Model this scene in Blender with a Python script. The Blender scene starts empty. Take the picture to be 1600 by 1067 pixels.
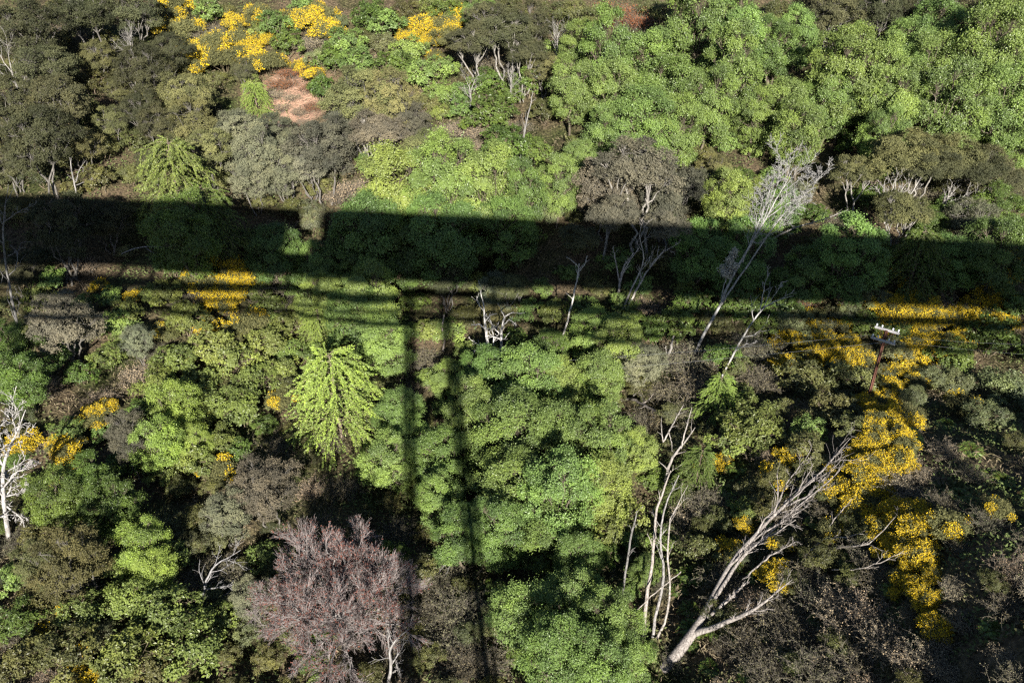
import bpy, math, random
import numpy as np
from mathutils import Vector

# ------------------------------------------------------------------ camera, sky, sun
sc = bpy.context.scene
CAMZ = 38.0
PITCH = math.radians(31.0)
FPX = 1280.0                      # focal length in pixels of the 1600 px wide photograph
cam_d = bpy.data.cameras.new('camera')
cam = bpy.data.objects.new('camera', cam_d)
sc.collection.objects.link(cam)
cam.location = (0, 0, CAMZ)
cam.rotation_euler = (math.pi/2 - PITCH, 0, 0)
cam_d.sensor_width = 36.0
cam_d.lens = FPX/1600*36.0
cam_d.clip_start = 0.05
cam_d.clip_end = 5000
sc.camera = cam

SUN_EL = math.radians(22.9)
SUN_AZ = math.radians(6.7)        # light travels forward (+y) and this far to the left
world = bpy.data.worlds.new('World'); sc.world = world; world.use_nodes = True
wn = world.node_tree.nodes; wl = world.node_tree.links
bg = wn['Background']
sky = wn.new('ShaderNodeTexSky'); sky.sky_type = 'NISHITA'; sky.sun_disc = False
sky.sun_elevation = SUN_EL
sky.air_density = 0.7; sky.dust_density = 0.3
L = Vector((-math.sin(SUN_AZ)*math.cos(SUN_EL), math.cos(SUN_AZ)*math.cos(SUN_EL), -math.sin(SUN_EL)))
sky.sun_rotation = math.atan2(-L.x, -L.y)
wl.new(sky.outputs[0], bg.inputs[0])
bg.inputs[1].default_value = 0.05
sun_d = bpy.data.lights.new('sun', 'SUN'); sun_d.energy = 5.0; sun_d.angle = math.radians(0.53)
sun_d.color = (1.0, 0.94, 0.85)
sun = bpy.data.objects.new('sun', sun_d); sc.collection.objects.link(sun)
sun.rotation_euler = L.to_track_quat('-Z', 'Y').to_euler()
sun.location = (10, -40, 90)
sc.view_settings.view_transform = 'Standard'; sc.view_settings.look = 'None'
sc.view_settings.exposure = 1.5; sc.view_settings.gamma = 1.0
sc.view_settings.use_curve_mapping = False
sc.cycles.max_bounces = 5; sc.cycles.diffuse_bounces = 2; sc.cycles.glossy_bounces = 1
sc.cycles.transmission_bounces = 3; sc.cycles.transparent_max_bounces = 4
sc.cycles.use_denoising = False; sc.cycles.filter_width = 1.35
sc.cycles.caustics_reflective = False; sc.cycles.caustics_refractive = False

COL = sc.collection
rng = np.random.default_rng(7)
random.seed(7)

# ------------------------------------------------------------------ terrain function, pixel helpers
CP, SP = math.cos(PITCH), math.sin(PITCH)
CAM = np.array([0, 0, CAMZ])

def ray(px, py):
    x = px - 800.0; u = 533.5 - py
    d = np.array([x, FPX*CP + u*SP, u*CP - FPX*SP])
    return d/np.linalg.norm(d)

def project(p):
    q = np.asarray(p) - CAM
    depth = q[..., 1]*CP - q[..., 2]*SP
    up = q[..., 1]*SP + q[..., 2]*CP
    return 800 + FPX*q[..., 0]/depth, 533.5 - FPX*up/depth, depth

_r = np.random.default_rng(3)
WAVES = [(_r.uniform(0, 6.28), _r.uniform(0, 6.28), _r.uniform(0.5, 1.0)) for _ in range(14)]
def softplus(x, k):
    return np.log1p(np.exp(np.clip(x/k, -40, 40)))*k
def sig(x):
    return 1/(1+np.exp(-np.clip(x, -40, 40)))
def height(x, y):
    x = np.asarray(x, float); y = np.asarray(y, float)
    h = 0.37*softplus(y-50-0.06*x, 6.0) - 0.30*softplus(y-190, 20.0)
    # spur of near hillside at lower right, dropping away forward and to the right
    h = h + 11.0*sig((x-13-0.10*(y-30))/4.0)*sig((52-10*sig((x-21)/2.0)-y)/5.8)
    wr = sig((x-22.8-0.33*(y-30))/1.2)
    h = h*(1-wr) + wr*(0.43*softplus(54-y, 3.0) - 0.43*softplus(25-y, 2.0) + 0.37*softplus(y-58, 6.0))
    h = h + 9.0*sig((-x-42)/7.0)*sig((60-y)/8.0)          # left bank
    h = h + 3.0*sig((18-y)/5.0)
    for i, (a, ph, w) in enumerate(WAVES):
        f = 0.05*1.32**i
        amp = 0.9/1.25**i
        h = h + amp*w*np.sin((x*math.cos(a)+y*math.sin(a))*f*2.2+ph)
    return h

def ground_hit(px, py, lift=0.0):
    d = ray(px, py)
    t = np.arange(8, 400, 0.3)
    P = CAM + t[:, None]*d
    below = P[:, 2] < height(P[:, 0], P[:, 1]) + lift
    i = int(np.argmax(below)) if below.any() else len(t)-1
    a, b = t[max(i-1, 0)], t[i]
    for _ in range(12):
        m = (a+b)/2; p = CAM+m*d
        if p[2] < float(height(p[0], p[1])) + lift: b = m
        else: a = m
    p = CAM+b*d
    return p, b

# ------------------------------------------------------------------ materials
def nodes_of(name):
    m = bpy.data.materials.new(name); m.use_nodes = True
    nt = m.node_tree
    return m, nt, nt.nodes, nt.links, nt.nodes['Principled BSDF']

def mat_leaf(name, transl=0.25, rough=0.42, spec=0.4, lo=0.5, hi=1.45, shift=(0.95, 1.0, 0.6)):
    m, nt, N, K, b = nodes_of(name)
    oi = N.new('ShaderNodeObjectInfo')
    at = N.new('ShaderNodeAttribute'); at.attribute_name = 'tint'
    mr = N.new('ShaderNodeMapRange'); mr.inputs[3].default_value = lo; mr.inputs[4].default_value = hi
    K.new(at.outputs['Fac'], mr.inputs[0])
    sc1 = N.new('ShaderNodeVectorMath'); sc1.operation = 'SCALE'
    K.new(oi.outputs['Color'], sc1.inputs[0]); K.new(mr.outputs[0], sc1.inputs['Scale'])
    mix = N.new('ShaderNodeMix'); mix.data_type = 'RGBA'; mix.blend_type = 'MULTIPLY'
    K.new(at.outputs['Fac'], mix.inputs['Factor'])
    K.new(sc1.outputs[0], mix.inputs['A'])
    mix.inputs['B'].default_value = (1.0/shift[0] if shift[0] < 1 else 1, 1, shift[2], 1)
    K.new(mix.outputs['Result'], b.inputs['Base Color'])
    b.inputs['Roughness'].default_value = rough
    b.inputs['Specular IOR Level'].default_value = spec
    tr = N.new('ShaderNodeBsdfTranslucent'); K.new(mix.outputs['Result'], tr.inputs['Color'])
    ms = N.new('ShaderNodeMixShader'); ms.inputs[0].default_value = transl
    K.new(b.outputs[0], ms.inputs[1]); K.new(tr.outputs[0], ms.inputs[2])
    K.new(ms.outputs[0], N['Material Output'].inputs[0])
    return m

def mat_bark(name):
    m, nt, N, K, b = nodes_of(name)
    oi = N.new('ShaderNodeObjectInfo'); tc = N.new('ShaderNodeTexCoord')
    no = N.new('ShaderNodeTexNoise'); no.inputs['Scale'].default_value = 3.0; no.inputs['Detail'].default_value = 6
    mp = N.new('ShaderNodeMapping'); mp.inputs['Scale'].default_value = (4, 4, 0.7)
    K.new(tc.outputs['Object'], mp.inputs[0]); K.new(mp.outputs[0], no.inputs['Vector'])
    mr = N.new('ShaderNodeMapRange'); mr.inputs[1].default_value = 0.3; mr.inputs[2].default_value = 0.7
    mr.inputs[3].default_value = 0.3; mr.inputs[4].default_value = 1.3
    K.new(no.outputs[0], mr.inputs[0])
    s = N.new('ShaderNodeVectorMath'); s.operation = 'SCALE'
    K.new(oi.outputs['Color'], s.inputs[0]); K.new(mr.outputs[0], s.inputs['Scale'])
    K.new(s.outputs[0], b.inputs['Base Color'])
    b.inputs['Roughness'].default_value = 0.85; b.inputs['Specular IOR Level'].default_value = 0.15
    bp = N.new('ShaderNodeBump'); bp.inputs['Strength'].default_value = 0.6; bp.inputs['Distance'].default_value = 0.05
    K.new(no.outputs[0], bp.inputs['Height']); K.new(bp.outputs[0], b.inputs['Normal'])
    return m

def mat_plain(name, col, rough=0.6, metal=0.0, nscale=8.0, amt=0.35):
    m, nt, N, K, b = nodes_of(name)
    no = N.new('ShaderNodeTexNoise'); no.inputs['Scale'].default_value = nscale; no.inputs['Detail'].default_value = 5
    tc = N.new('ShaderNodeTexCoord'); K.new(tc.outputs['Object'], no.inputs['Vector'])
    mx = N.new('ShaderNodeMix'); mx.data_type = 'RGBA'
    K.new(no.outputs[0], mx.inputs['Factor'])
    mx.inputs['A'].default_value = (*[c*(1-amt) for c in col], 1)
    mx.inputs['B'].default_value = (*[min(1, c*(1+amt)) for c in col], 1)
    K.new(mx.outputs['Result'], b.inputs['Base Color'])
    b.inputs['Roughness'].default_value = rough; b.inputs['Metallic'].default_value = metal
    return m

M_LEAF = mat_leaf('leaf_broad')
M_FINE = mat_leaf('leaf_fine', transl=0.15, rough=0.6, spec=0.2, lo=0.5, hi=1.5, shift=(0.9, 1, 0.85))
M_FLOWER = mat_leaf('flower_petal', transl=0.15, rough=0.6, spec=0.1, lo=0.5, hi=1.2, shift=(1, 1, 0.7))
M_BARK = mat_bark('bark')
M_RUST = mat_plain('rusty_iron', (0.12, 0.05, 0.033), 0.8, 0.2, 20, 0.5)
M_STEEL = mat_plain('painted_steel', (0.12, 0.10, 0.09), 0.6, 0.3)
M_ARM = mat_plain('weathered_timber', (0.34, 0.33, 0.33), 0.8, 0, 15, 0.4)
M_GLASS = mat_plain('insulator_glass', (0.65, 0.68, 0.7), 0.2, 0, 5, 0.1)
M_WIRE = mat_plain('wire_metal', (0.55, 0.55, 0.55), 0.35, 0.8)
M_COACH = mat_plain('carriage_paint', (0.10, 0.03, 0.02), 0.4)
M_DARK = mat_plain('dark_metal', (0.03, 0.03, 0.035), 0.6)

# ------------------------------------------------------------------ mesh tools
def mesh_np(name, V, F, mat, tint=None, smooth=False):
    V = np.ascontiguousarray(V, np.float32).reshape(-1, 3)
    F = np.ascontiguousarray(F, np.int32)
    me = bpy.data.meshes.new(name)
    n, k = F.shape
    me.vertices.add(len(V)); me.vertices.foreach_set('co', V.ravel())
    me.loops.add(n*k); me.loops.foreach_set('vertex_index', F.ravel())
    me.polygons.add(n)
    me.polygons.foreach_set('loop_start', np.arange(0, n*k, k, dtype=np.int32))
    me.polygons.foreach_set('use_smooth', np.full(n, smooth))
    if tint is not None:
        a = me.attributes.new('tint', 'FLOAT', 'FACE')
        a.data.foreach_set('value', np.ascontiguousarray(tint, np.float32))
    me.update(calc_edges=True)
    me.materials.append(mat)
    return me

def norm(v):
    return v/np.maximum(np.linalg.norm(v, axis=-1, keepdims=True), 1e-9)

def leaves(C, Nn, size, elong, r, axis=None, jit=0.3):
    """rhombus leaves: centre, normal, length"""
    n = len(C)
    if axis is None:
        axis = r.normal(size=(n, 3))
    a = norm(axis - Nn*np.sum(axis*Nn, 1, keepdims=True))
    b = np.cross(Nn, a)
    L_ = size*(1 + jit*r.uniform(-1, 1, n))
    W_ = L_/elong
    fold = Nn*(W_*0.25)[:, None]
    V = np.stack([C - a*(L_/2)[:, None], C + b*(W_/2)[:, None] + fold,
                  C + a*(L_/2)[:, None], C - b*(W_/2)[:, None] + fold], 1)
    F = np.arange(4*n).reshape(n, 4)
    return V.reshape(-1, 3), F

def tubes(P, R, sides):
    """P (B,K,3), R (B,K) -> tubes"""
    B, K_ = P.shape[:2]
    T = np.empty_like(P)
    T[:, 1:-1] = P[:, 2:]-P[:, :-2]; T[:, 0] = P[:, 1]-P[:, 0]; T[:, -1] = P[:, -1]-P[:, -2]
    T = norm(T)
    ref = np.where(np.abs(T[:, :1, 2:3]) > 0.9, np.array([1.0, 0, 0]), np.array([0, 0, 1.0]))
    U = norm(np.cross(T, np.broadcast_to(ref, T.shape))); W = np.cross(T, U)
    ang = np.arange(sides)*2*math.pi/sides
    ring = U[:, :, None]*np.cos(ang)[:, None] + W[:, :, None]*np.sin(ang)[:, None]
    V = P[:, :, None] + ring*R[:, :, None, None]
    idx = np.arange(B*K_*sides).reshape(B, K_, sides)
    nx = np.roll(idx, -1, axis=2)
    F = np.stack([idx[:, :-1], nx[:, :-1], nx[:, 1:], idx[:, 1:]], -1).reshape(-1, 4)
    return V.reshape(-1, 3), F

def join(parts):
    Vs, Fs, o = [], [], 0
    for V, F in parts:
        Vs.append(V); Fs.append(F+o); o += len(V)
    return np.concatenate(Vs), np.concatenate(Fs)

def grow(P, R, r, n, t0, t1, ang, lr, K_, up=0.0, wig=0.12, rr=0.55, ljit=0.3, tip=0.25, minr=0.004):
    B, K0 = P.shape[:2]
    t = t0 + (t1-t0)*(np.arange(n)[None]+r.uniform(0, 1, (B, n)))/n
    f = t*(K0-1); i = np.clip(f.astype(int), 0, K0-2); fr = (f-i)[..., None]
    bi = np.arange(B)[:, None]
    S = P[bi, i]*(1-fr) + P[bi, i+1]*fr
    tan = norm(P[bi, i+1]-P[bi, i])
    rad = R[bi, i]*(1-fr[..., 0]) + R[bi, i+1]*fr[..., 0]
    plen = np.linalg.norm(np.diff(P, axis=1), axis=2).sum(1)[:, None]
    az = np.arange(n)[None]*2.4 + r.uniform(0, 6.28, (B, 1)) + r.normal(0, .4, (B, n))
    ref = np.where(np.abs(tan[..., 2:3]) > 0.9, np.array([1.0, 0, 0]), np.array([0, 0, 1.0]))
    u = norm(np.cross(tan, ref)); w = np.cross(tan, u)
    perp = u*np.cos(az)[..., None] + w*np.sin(az)[..., None]
    a = ang*(1+0.25*r.normal(size=(B, n)))
    d = tan*np.cos(a)[..., None] + perp*np.sin(a)[..., None]
    ln = plen*lr*(1-0.45*t)*(1+ljit*r.uniform(-1, 1, (B, n)))
    S = S.reshape(-1, 3); d = d.reshape(-1, 3); ln = ln.reshape(-1); rad = np.maximum(rad.reshape(-1)*rr, minr)
    Q = [S]
    for k in range(K_-1):
        d = norm(d + np.array([0, 0, up])/(K_-1) + r.normal(0, wig, d.shape))
        Q.append(Q[-1] + d*(ln/(K_-1))[:, None])
    Q = np.stack(Q, 1)
    RR = rad[:, None]*np.linspace(1, tip, K_)[None]
    return Q, np.maximum(RR, minr*0.6)

def fib(n, r, zmin=-1.0):
    k = np.arange(n)+0.5
    z = 1-(1-zmin)*k/n
    ph = k*2.399963 + r.uniform(0, 6.28)
    s = np.sqrt(np.maximum(0, 1-z*z))
    v = np.stack([s*np.cos(ph), s*np.sin(ph), z], 1)
    return norm(v + r.normal(0, 0.12, v.shape))

def connect(starts, sr, ends, r, K_=5, sag=0.15, tip=0.02):
    """curved branches from the given starts to the given ends"""
    t = np.linspace(0, 1, K_)[None, :, None]
    d = ends-starts
    ln = np.linalg.norm(d, axis=1)[:, None, None]
    bow = np.sin(t*math.pi)*ln*sag
    off = r.normal(0, 0.6, (len(starts), 1, 3)); off[:, :, 2] += 0.5
    P = starts[:, None]*(1-t) + ends[:, None]*t + bow*off*0.5
    P[:, 1:-1] += r.normal(0, 0.03, P[:, 1:-1].shape)*ln
    R = sr[:, None]*(1-t[..., 0]) + tip*t[..., 0]
    return P, R

PROTO = {}
def lobed_crown(seed, W, H, zc, az, nlobe, nsub, nleaf, lsize, elong, lobe_r=0.42, mat=None,
                trunk_r=0.16, stems=1, spread=0.5, outw=0.6, upw=0.35, rand=0.7, flat=0.8, zmin=-0.55,
                puff=0.30, stemsplit=0.35, branch_r=0.035, inner=True, droop=0.0, rmin=0.50, rmax=0.74, limb=0.5):
    """trunk mesh + crown mesh: lobes on an uneven ellipsoid, puffs on lobes, leaves on puffs"""
    r = np.random.default_rng(seed)
    A = np.array([W/2, W/2, az])
    c = np.array([0, 0, zc])
    v = fib(nlobe, r, zmin)
    rad = r.uniform(rmin, rmax, nlobe)**0.8 * (1 - lobe_r*0.45)
    lob = c + v*A*rad[:, None]
    lr = lobe_r*W/2*r.uniform(0.75, 1.25, nlobe)
    # puffs
    C, PR, LB = [], [], []
    for k in range(nlobe):
        s = fib(nsub, r, -0.5)
        s = norm(s + 0.5*v[k])
        q = lob[k] + s*np.array([1, 1, flat])*lr[k]*r.uniform(0.72, 1.1, nsub)[:, None]
        C.append(q); PR.append(lr[k]*puff*1.9*r.uniform(0.7, 1.3, nsub)); LB += [k]*nsub
    if inner:
        q = c + norm(r.normal(size=(2*nlobe, 3)))*A*r.uniform(0.1, 0.6, 2*nlobe)[:, None]
        C.append(q); PR.append(np.full(2*nlobe, W*0.11)); LB += list(range(nlobe))*2
    C = np.concatenate(C); PR = np.concatenate(PR); LB = np.array(LB)
    n = len(C)
    idx = np.repeat(np.arange(n), nleaf)
    u = norm(r.normal(size=(len(idx), 3)) + 0.35*norm(C-c)[idx])
    rr_ = np.minimum(np.abs(r.normal(0, 0.62, len(idx)))+0.12, 1.7)
    pos = C[idx] + u*np.array([1, 1, flat])*(PR[idx]*rr_)[:, None]
    pos[:, 2] -= droop*rr_*PR[idx]
    keep = pos[:, 2] > 0.05
    pos, idx, u = pos[keep], idx[keep], u[keep]
    outv = norm(pos-c)
    Nn = norm(outv*outw + np.array([0, 0, upw]) + r.normal(0, rand, pos.shape)*0.7)
    V, F = leaves(pos, Nn, np.full(len(pos), lsize), elong, r)
    ptint = r.uniform(0, 1, n)
    ltint = 0.5*LB_noise(LB, r)[idx] + 0.25*ptint[idx] + 0.25*r.uniform(0, 1, len(idx))
    crown = mesh_np('crown', V, F, mat or M_LEAF, ltint)
    # trunk, limbs, branches
    parts = []
    base = np.zeros((stems, 3)); base[:, :2] = r.normal(0, 0.10*spread*W if stems > 1 else 0, (stems, 2)); base[:, 2] = -0.5
    ang = np.arange(stems)*6.283/stems + r.uniform(0, 6)
    top = np.stack([np.cos(ang)*spread*W*0.28, np.sin(ang)*spread*W*0.28, np.full(stems, zc-az*stemsplit)], 1)
    if stems == 1: top[:] = [r.normal(0, .2), r.normal(0, .2), zc - az*stemsplit]
    P, R = connect(base, np.full(stems, trunk_r), top, r, 7, 0.12, trunk_r*0.6)
    parts.append(tubes(P, R, 7))
    # limbs to lobes
    own = np.array([np.argmin(np.linalg.norm((top-l)[:, :2], axis=1)) for l in lob])
    st = P[own, -2]*0.5 + P[own, -1]*0.5
    P2, R2 = connect(st, np.full(nlobe, trunk_r*limb), lob, r, 6, 0.2, trunk_r*0.14)
    parts.append(tubes(P2, R2, 5))
    st3 = P2[LB, -2]; P3, R3 = connect(st3, np.full(n, branch_r), C, r, 4, 0.2, branch_r*0.3)
    parts.append(tubes(P3, R3, 3))
    V, F = join(parts)
    trunk = mesh_np('trunk', V, F, M_BARK, None, True)
    return trunk, crown

def LB_noise(LB, r):
    t = r.uniform(0, 1, LB.max()+1)
    return t[LB]

def larch(seed, H=6.2, W=6.4, nb=80, mat=None, lsize=0.115, dens=1.7):
    r = np.random.default_rng(seed)
    P0 = np.stack([r.normal(0, .03, 9), r.normal(0, .03, 9), np.linspace(-0.5, H, 9)], 1)[None]
    R0 = np.linspace(0.15, 0.02, 9)[None]
    t = np.sort(r.uniform(0.18, 1.0, nb))
    az = np.arange(nb)*2.4 + r.normal(0, .3, nb)
    ln = (W/2)*(0.45+0.65*(1-t)**0.6)*r.uniform(0.7, 1.2, nb)
    K_ = 8
    s = np.linspace(0, 1, K_)[None]
    rad = ln[:, None]*s
    z = (t*H)[:, None] + ln[:, None]*(0.5*s - 0.92*s**2)*r.uniform(0.7, 1.2, nb)[:, None]
    side = r.normal(0, .12, nb)[:, None]*s**2*ln[:, None]
    P = np.stack([np.cos(az)[:, None]*rad - np.sin(az)[:, None]*side,
                  np.sin(az)[:, None]*rad + np.cos(az)[:, None]*side, z], -1)
    R = np.full((nb, 1), 0.025)*np.linspace(1, 0.3, K_)[None]
    P2, R2 = grow(P, R, r, 6, 0.2, 0.95, 0.5, 0.5, 5, up=-0.5, wig=0.07, rr=0.6)
    parts = [tubes(P0, R0, 6), tubes(P, R, 3), tubes(P2, R2, 3)]
    V, F = join(parts)
    tr = mesh_np('trunk', V, F, M_BARK, None, True)
    Cs, Ax, Tn = [], [], []
    for PP, m in ((P[:, 1:], int(60*dens)), (P2, int(38*dens))):
        B, kk = PP.shape[:2]
        f = r.uniform(0, kk-1.001, (B, m)); i = f.astype(int); fr = (f-i)[..., None]; bi = np.arange(B)[:, None]
        q = PP[bi, i]*(1-fr)+PP[bi, i+1]*fr
        tan = norm(PP[bi, i+1]-PP[bi, i])
        q = q + r.normal(0, 0.035, q.shape)
        Cs.append(q.reshape(-1, 3)); Ax.append((tan+r.normal(0, .5, tan.shape)).reshape(-1, 3))
        Tn.append(np.repeat(r.uniform(0, 1, B), m))
    C = np.concatenate(Cs); ax = np.concatenate(Ax); tn = np.concatenate(Tn)
    Nn = norm(np.array([0, 0, 0.8]) + r.normal(0, .55, C.shape))
    V, F = leaves(C, Nn, np.full(len(C), lsize), 2.2, r, ax)
    cr = mesh_np('crown', V, F, mat or M_LEAF, 0.5*tn+0.5*r.uniform(0, 1, len(C)))
    return tr, cr

def bare_tree(seed, H=8.0, levels=((9, .25, 1, .75, .75, 7), (9, .15, 1, .6, .55, 6), (9, .15, 1, .6, .5, 5), (7, .1, 1, .55, .5, 4)),
              up=0.25, trunk_r=0.22, lean=(0, 0), wig=0.13, minr=0.007, buds=0, bsize=0.07):
    r = np.random.default_rng(seed)
    zz = np.linspace(-0.5, H*0.6, 7)
    P = np.stack([lean[0]*zz+r.normal(0, .06, 7), lean[1]*zz+r.normal(0, .06, 7), zz], 1)[None]
    R = np.linspace(trunk_r, trunk_r*0.5, 7)[None]
    parts = [tubes(P, R, 8)]
    tw = []
    for k, (n, t0, t1, a, lr, K_) in enumerate(levels):
        P, R = grow(P, R, r, n, t0, t1, a, lr, K_, up=up, wig=wig, rr=0.6, minr=minr)
        (parts if k < 2 else tw).append(tubes(P, R, 5 if k == 0 else (4 if k == 1 else 3)))
    V, F = join(parts); trunk = mesh_np('trunk', V, F, M_BARK, None, True)
    V, F = join(tw); twigs = mesh_np('twigs', V, F, M_BARK, None, True)
    out = [trunk, twigs]
    if buds:
        m = buds; B, kk = P.shape[:2]
        f = r.uniform(0.3, kk-1.001, (B, m)); i = f.astype(int); fr = (f-i)[..., None]; bi = np.arange(B)[:, None]
        q = (P[bi, i]*(1-fr)+P[bi, i+1]*fr + r.normal(0, .03, (B, m, 3))).reshape(-1, 3)
        sel = q[:, 2] > 0.4; q = q[sel]
        Nn = norm(r.normal(size=q.shape)+np.array([0, -0.3, 0.6]))
        V, F = leaves(q, Nn, np.full(len(q), bsize), 1.6, r)
        out.append(mesh_np('buds', V, F, M_FINE, r.uniform(0, 1, len(q))))
    return out

def gorse(seed, W=3.0, H=2.2, cover=0.8):
    r = np.random.default_rng(seed)
    nl = 12
    v = fib(nl, r, 0.0)
    lob = np.array([0, 0, H*0.30]) + v*np.array([W*0.36, W*0.36, H*0.36])*r.uniform(.55, 1.15, (nl, 1))
    parts_leaf, parts_fl, tl, tf = [], [], [], []
    n1 = 62
    # sprigs radiating from lobes
    P, D = [], []
    for k in range(nl):
        s = norm(fib(n1, r, -0.35) + 0.5*v[k] + np.array([0, 0, .25]))
        ln = W*0.21*r.uniform(0.7, 1.25, n1)
        P.append(lob[k][None]+s*ln[:, None]*0.55); D.append(s*ln[:, None])
    P = np.concatenate(P); D = np.concatenate(D)
    K_ = 4
    t = np.linspace(0, 1, K_)[None, :, None]
    S = P[:, None]*(1-t) + (P+D*0.6)[:, None]*t
    Vb, Fb = tubes(np.concatenate([np.repeat(np.array([[[0, 0, -0.3]]]), nl, 0), lob[:, None]*0.5+np.array([0, 0, .0]), lob[:, None]], 1),
                   np.tile(np.array([[0.05, 0.035, 0.02]]), (nl, 1)), 4)
    stem = mesh_np('stem', Vb, Fb, M_BARK, None, True)
    m = 14
    n = len(P)
    tt = r.uniform(-0.3, 1.0, (n, m))[..., None]
    q = (P[:, None]+D[:, None]*0.6*tt + r.normal(0, .05, (n, m, 3))).reshape(-1, 3)
    ax = np.repeat(D, m, 0)+r.normal(0, .25, q.shape)
    Nn = norm(r.normal(size=q.shape)*0.8+np.array([0, -0.1, 0.6])+0.5*norm(np.repeat(D, m, 0)))
    V, F = leaves(q, Nn, np.full(len(q), 0.13), 2.4, r, ax)
    fol = mesh_np('foliage', V, F, M_FINE, r.uniform(0, 1, len(q)))
    # flowers: on the sprigs that come up to the light, in patches
    patch = 1.3*np.sin(P[:, 0]*2.9+seed)+1.3*np.sin(P[:, 1]*3.1+seed*2)+0.6*r.normal(size=n)+1.2*(P[:, 2]/H-0.5)
    sel = patch > np.quantile(patch, 1-cover)
    Ps, Ds = P[sel], D[sel]; m = 12; n = len(Ps)
    tt = r.uniform(0.15, 1.12, (n, m))[..., None]
    q = (Ps[:, None]+Ds[:, None]*0.6*tt + r.normal(0, .055, (n, m, 3))).reshape(-1, 3)
    Nn = norm(r.normal(size=q.shape)+np.array([0, -0.2, 0.5])+0.6*norm(np.repeat(Ds, m, 0)))
    V, F = leaves(q, Nn, np.full(len(q), 0.085), 1.25, r)
    fl = mesh_np('flowers', V, F, M_FLOWER, 0.5*np.repeat(r.uniform(0, 1, n), m)+0.5*r.uniform(0, 1, len(q)))
    return stem, fol, fl

def fern(seed, W=2.0, n=15):
    r = np.random.default_rng(seed)
    Cs, Ax, Nv, Sz = [], [], [], []
    St = []
    for k in range(n):
        az = k*2.4+r.normal(0, .2); ln = W/2*r.uniform(0.75, 1.15)*1.2
        K_ = 16; s = np.linspace(0, 1, K_)
        rad = ln*s*0.92; z = 0.25 + ln*(0.9*s - 0.95*s*s)*r.uniform(0.6, 1.1)
        c, sn = math.cos(az), math.sin(az)
        P = np.stack([c*rad, sn*rad, z], 1); St.append(P)
        side = np.array([-sn, c, 0])
        for i in range(2, K_):
            w = 0.24*W*math.sin(math.pi*min(1, s[i]*0.9+0.12))*0.8
            for sg in (-1, 1):
                Cs.append(P[i]+side*sg*w*0.5+np.array([0, 0, -0.03])); Ax.append(side*sg+np.array([c, sn, 0])*0.4); Sz.append(w)
                Nv.append(np.array([c*0.25, sn*.25, 1])+r.normal(0, .15, 3))
    C = np.array(Cs); V, F = leaves(C, norm(np.array(Nv)), np.array(Sz), 3.4, r, np.array(Ax), 0.1)
    fr = mesh_np('fronds', V, F, M_LEAF, r.uniform(0, 1, len(C)))
    Vb, Fb = tubes(np.array(St)[:, ::3], np.full((n, 6), 0.012), 3)
    V0, F0 = tubes(np.array([[[0, 0, -.3], [0, 0, .1], [0, 0, .3]]]), np.array([[.12, .12, .06]]), 6)
    V, F = join([(Vb, Fb), (V0, F0)])
    return mesh_np('stem', V, F, M_BARK, None, True), fr

def brush(seed, W=2.4, H=1.3, n=130, leaf=0.09, per=9):
    """twiggy undergrowth: arching stems with few small leaves"""
    r = np.random.default_rng(seed)
    az = r.uniform(0, 6.28, n); ln = W/2*r.uniform(0.5, 1.2, n); K_ = 6
    s = np.linspace(0, 1, K_)[None]
    b = r.normal(0, 0.22*W, (n, 2))
    rad = ln[:, None]*s
    z = H*r.uniform(0.7, 1.2, n)[:, None]*(1.5*s-0.8*s*s) - 0.2
    P = np.stack([b[:, :1]+np.cos(az)[:, None]*rad, b[:, 1:]+np.sin(az)[:, None]*rad, z], -1)
    P += r.normal(0, .04, P.shape)
    R = np.full((n, 1), 0.013)*np.linspace(1, .5, K_)[None]
    P2, R2 = grow(P, R, r, 4, .3, 1, .7, .4, 3, wig=.2, rr=.8, minr=.007)
    V, F = join([tubes(P, R, 3), tubes(P2, R2, 3)])
    st = mesh_np('stems', V, F, M_BARK, None, True)
    Cs = []
    for PP, m in ((P[:, 2:], per), (P2, max(2, per//3))):
        B, kk = PP.shape[:2]
        f = r.uniform(0, kk-1.001, (B, m)); i = f.astype(int); fr = (f-i)[..., None]; bi = np.arange(B)[:, None]
        Cs.append((PP[bi, i]*(1-fr)+PP[bi, i+1]*fr+r.normal(0, .05, (B, m, 3))).reshape(-1, 3))
    C = np.concatenate(Cs)
    Nn = norm(r.normal(size=C.shape)+np.array([0, -0.2, .8]))
    V, F = leaves(C, Nn, np.full(len(C), leaf), 1.8, r)
    return st, mesh_np('foliage', V, F, M_FINE, r.uniform(0, 1, len(C)))

# ------------------------------------------------------------------ prototypes: (meshes, part names, width, centre height)
def reg(kind, meshes, W, zc):
    PROTO.setdefault(kind, []).append((meshes, W, zc))

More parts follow.
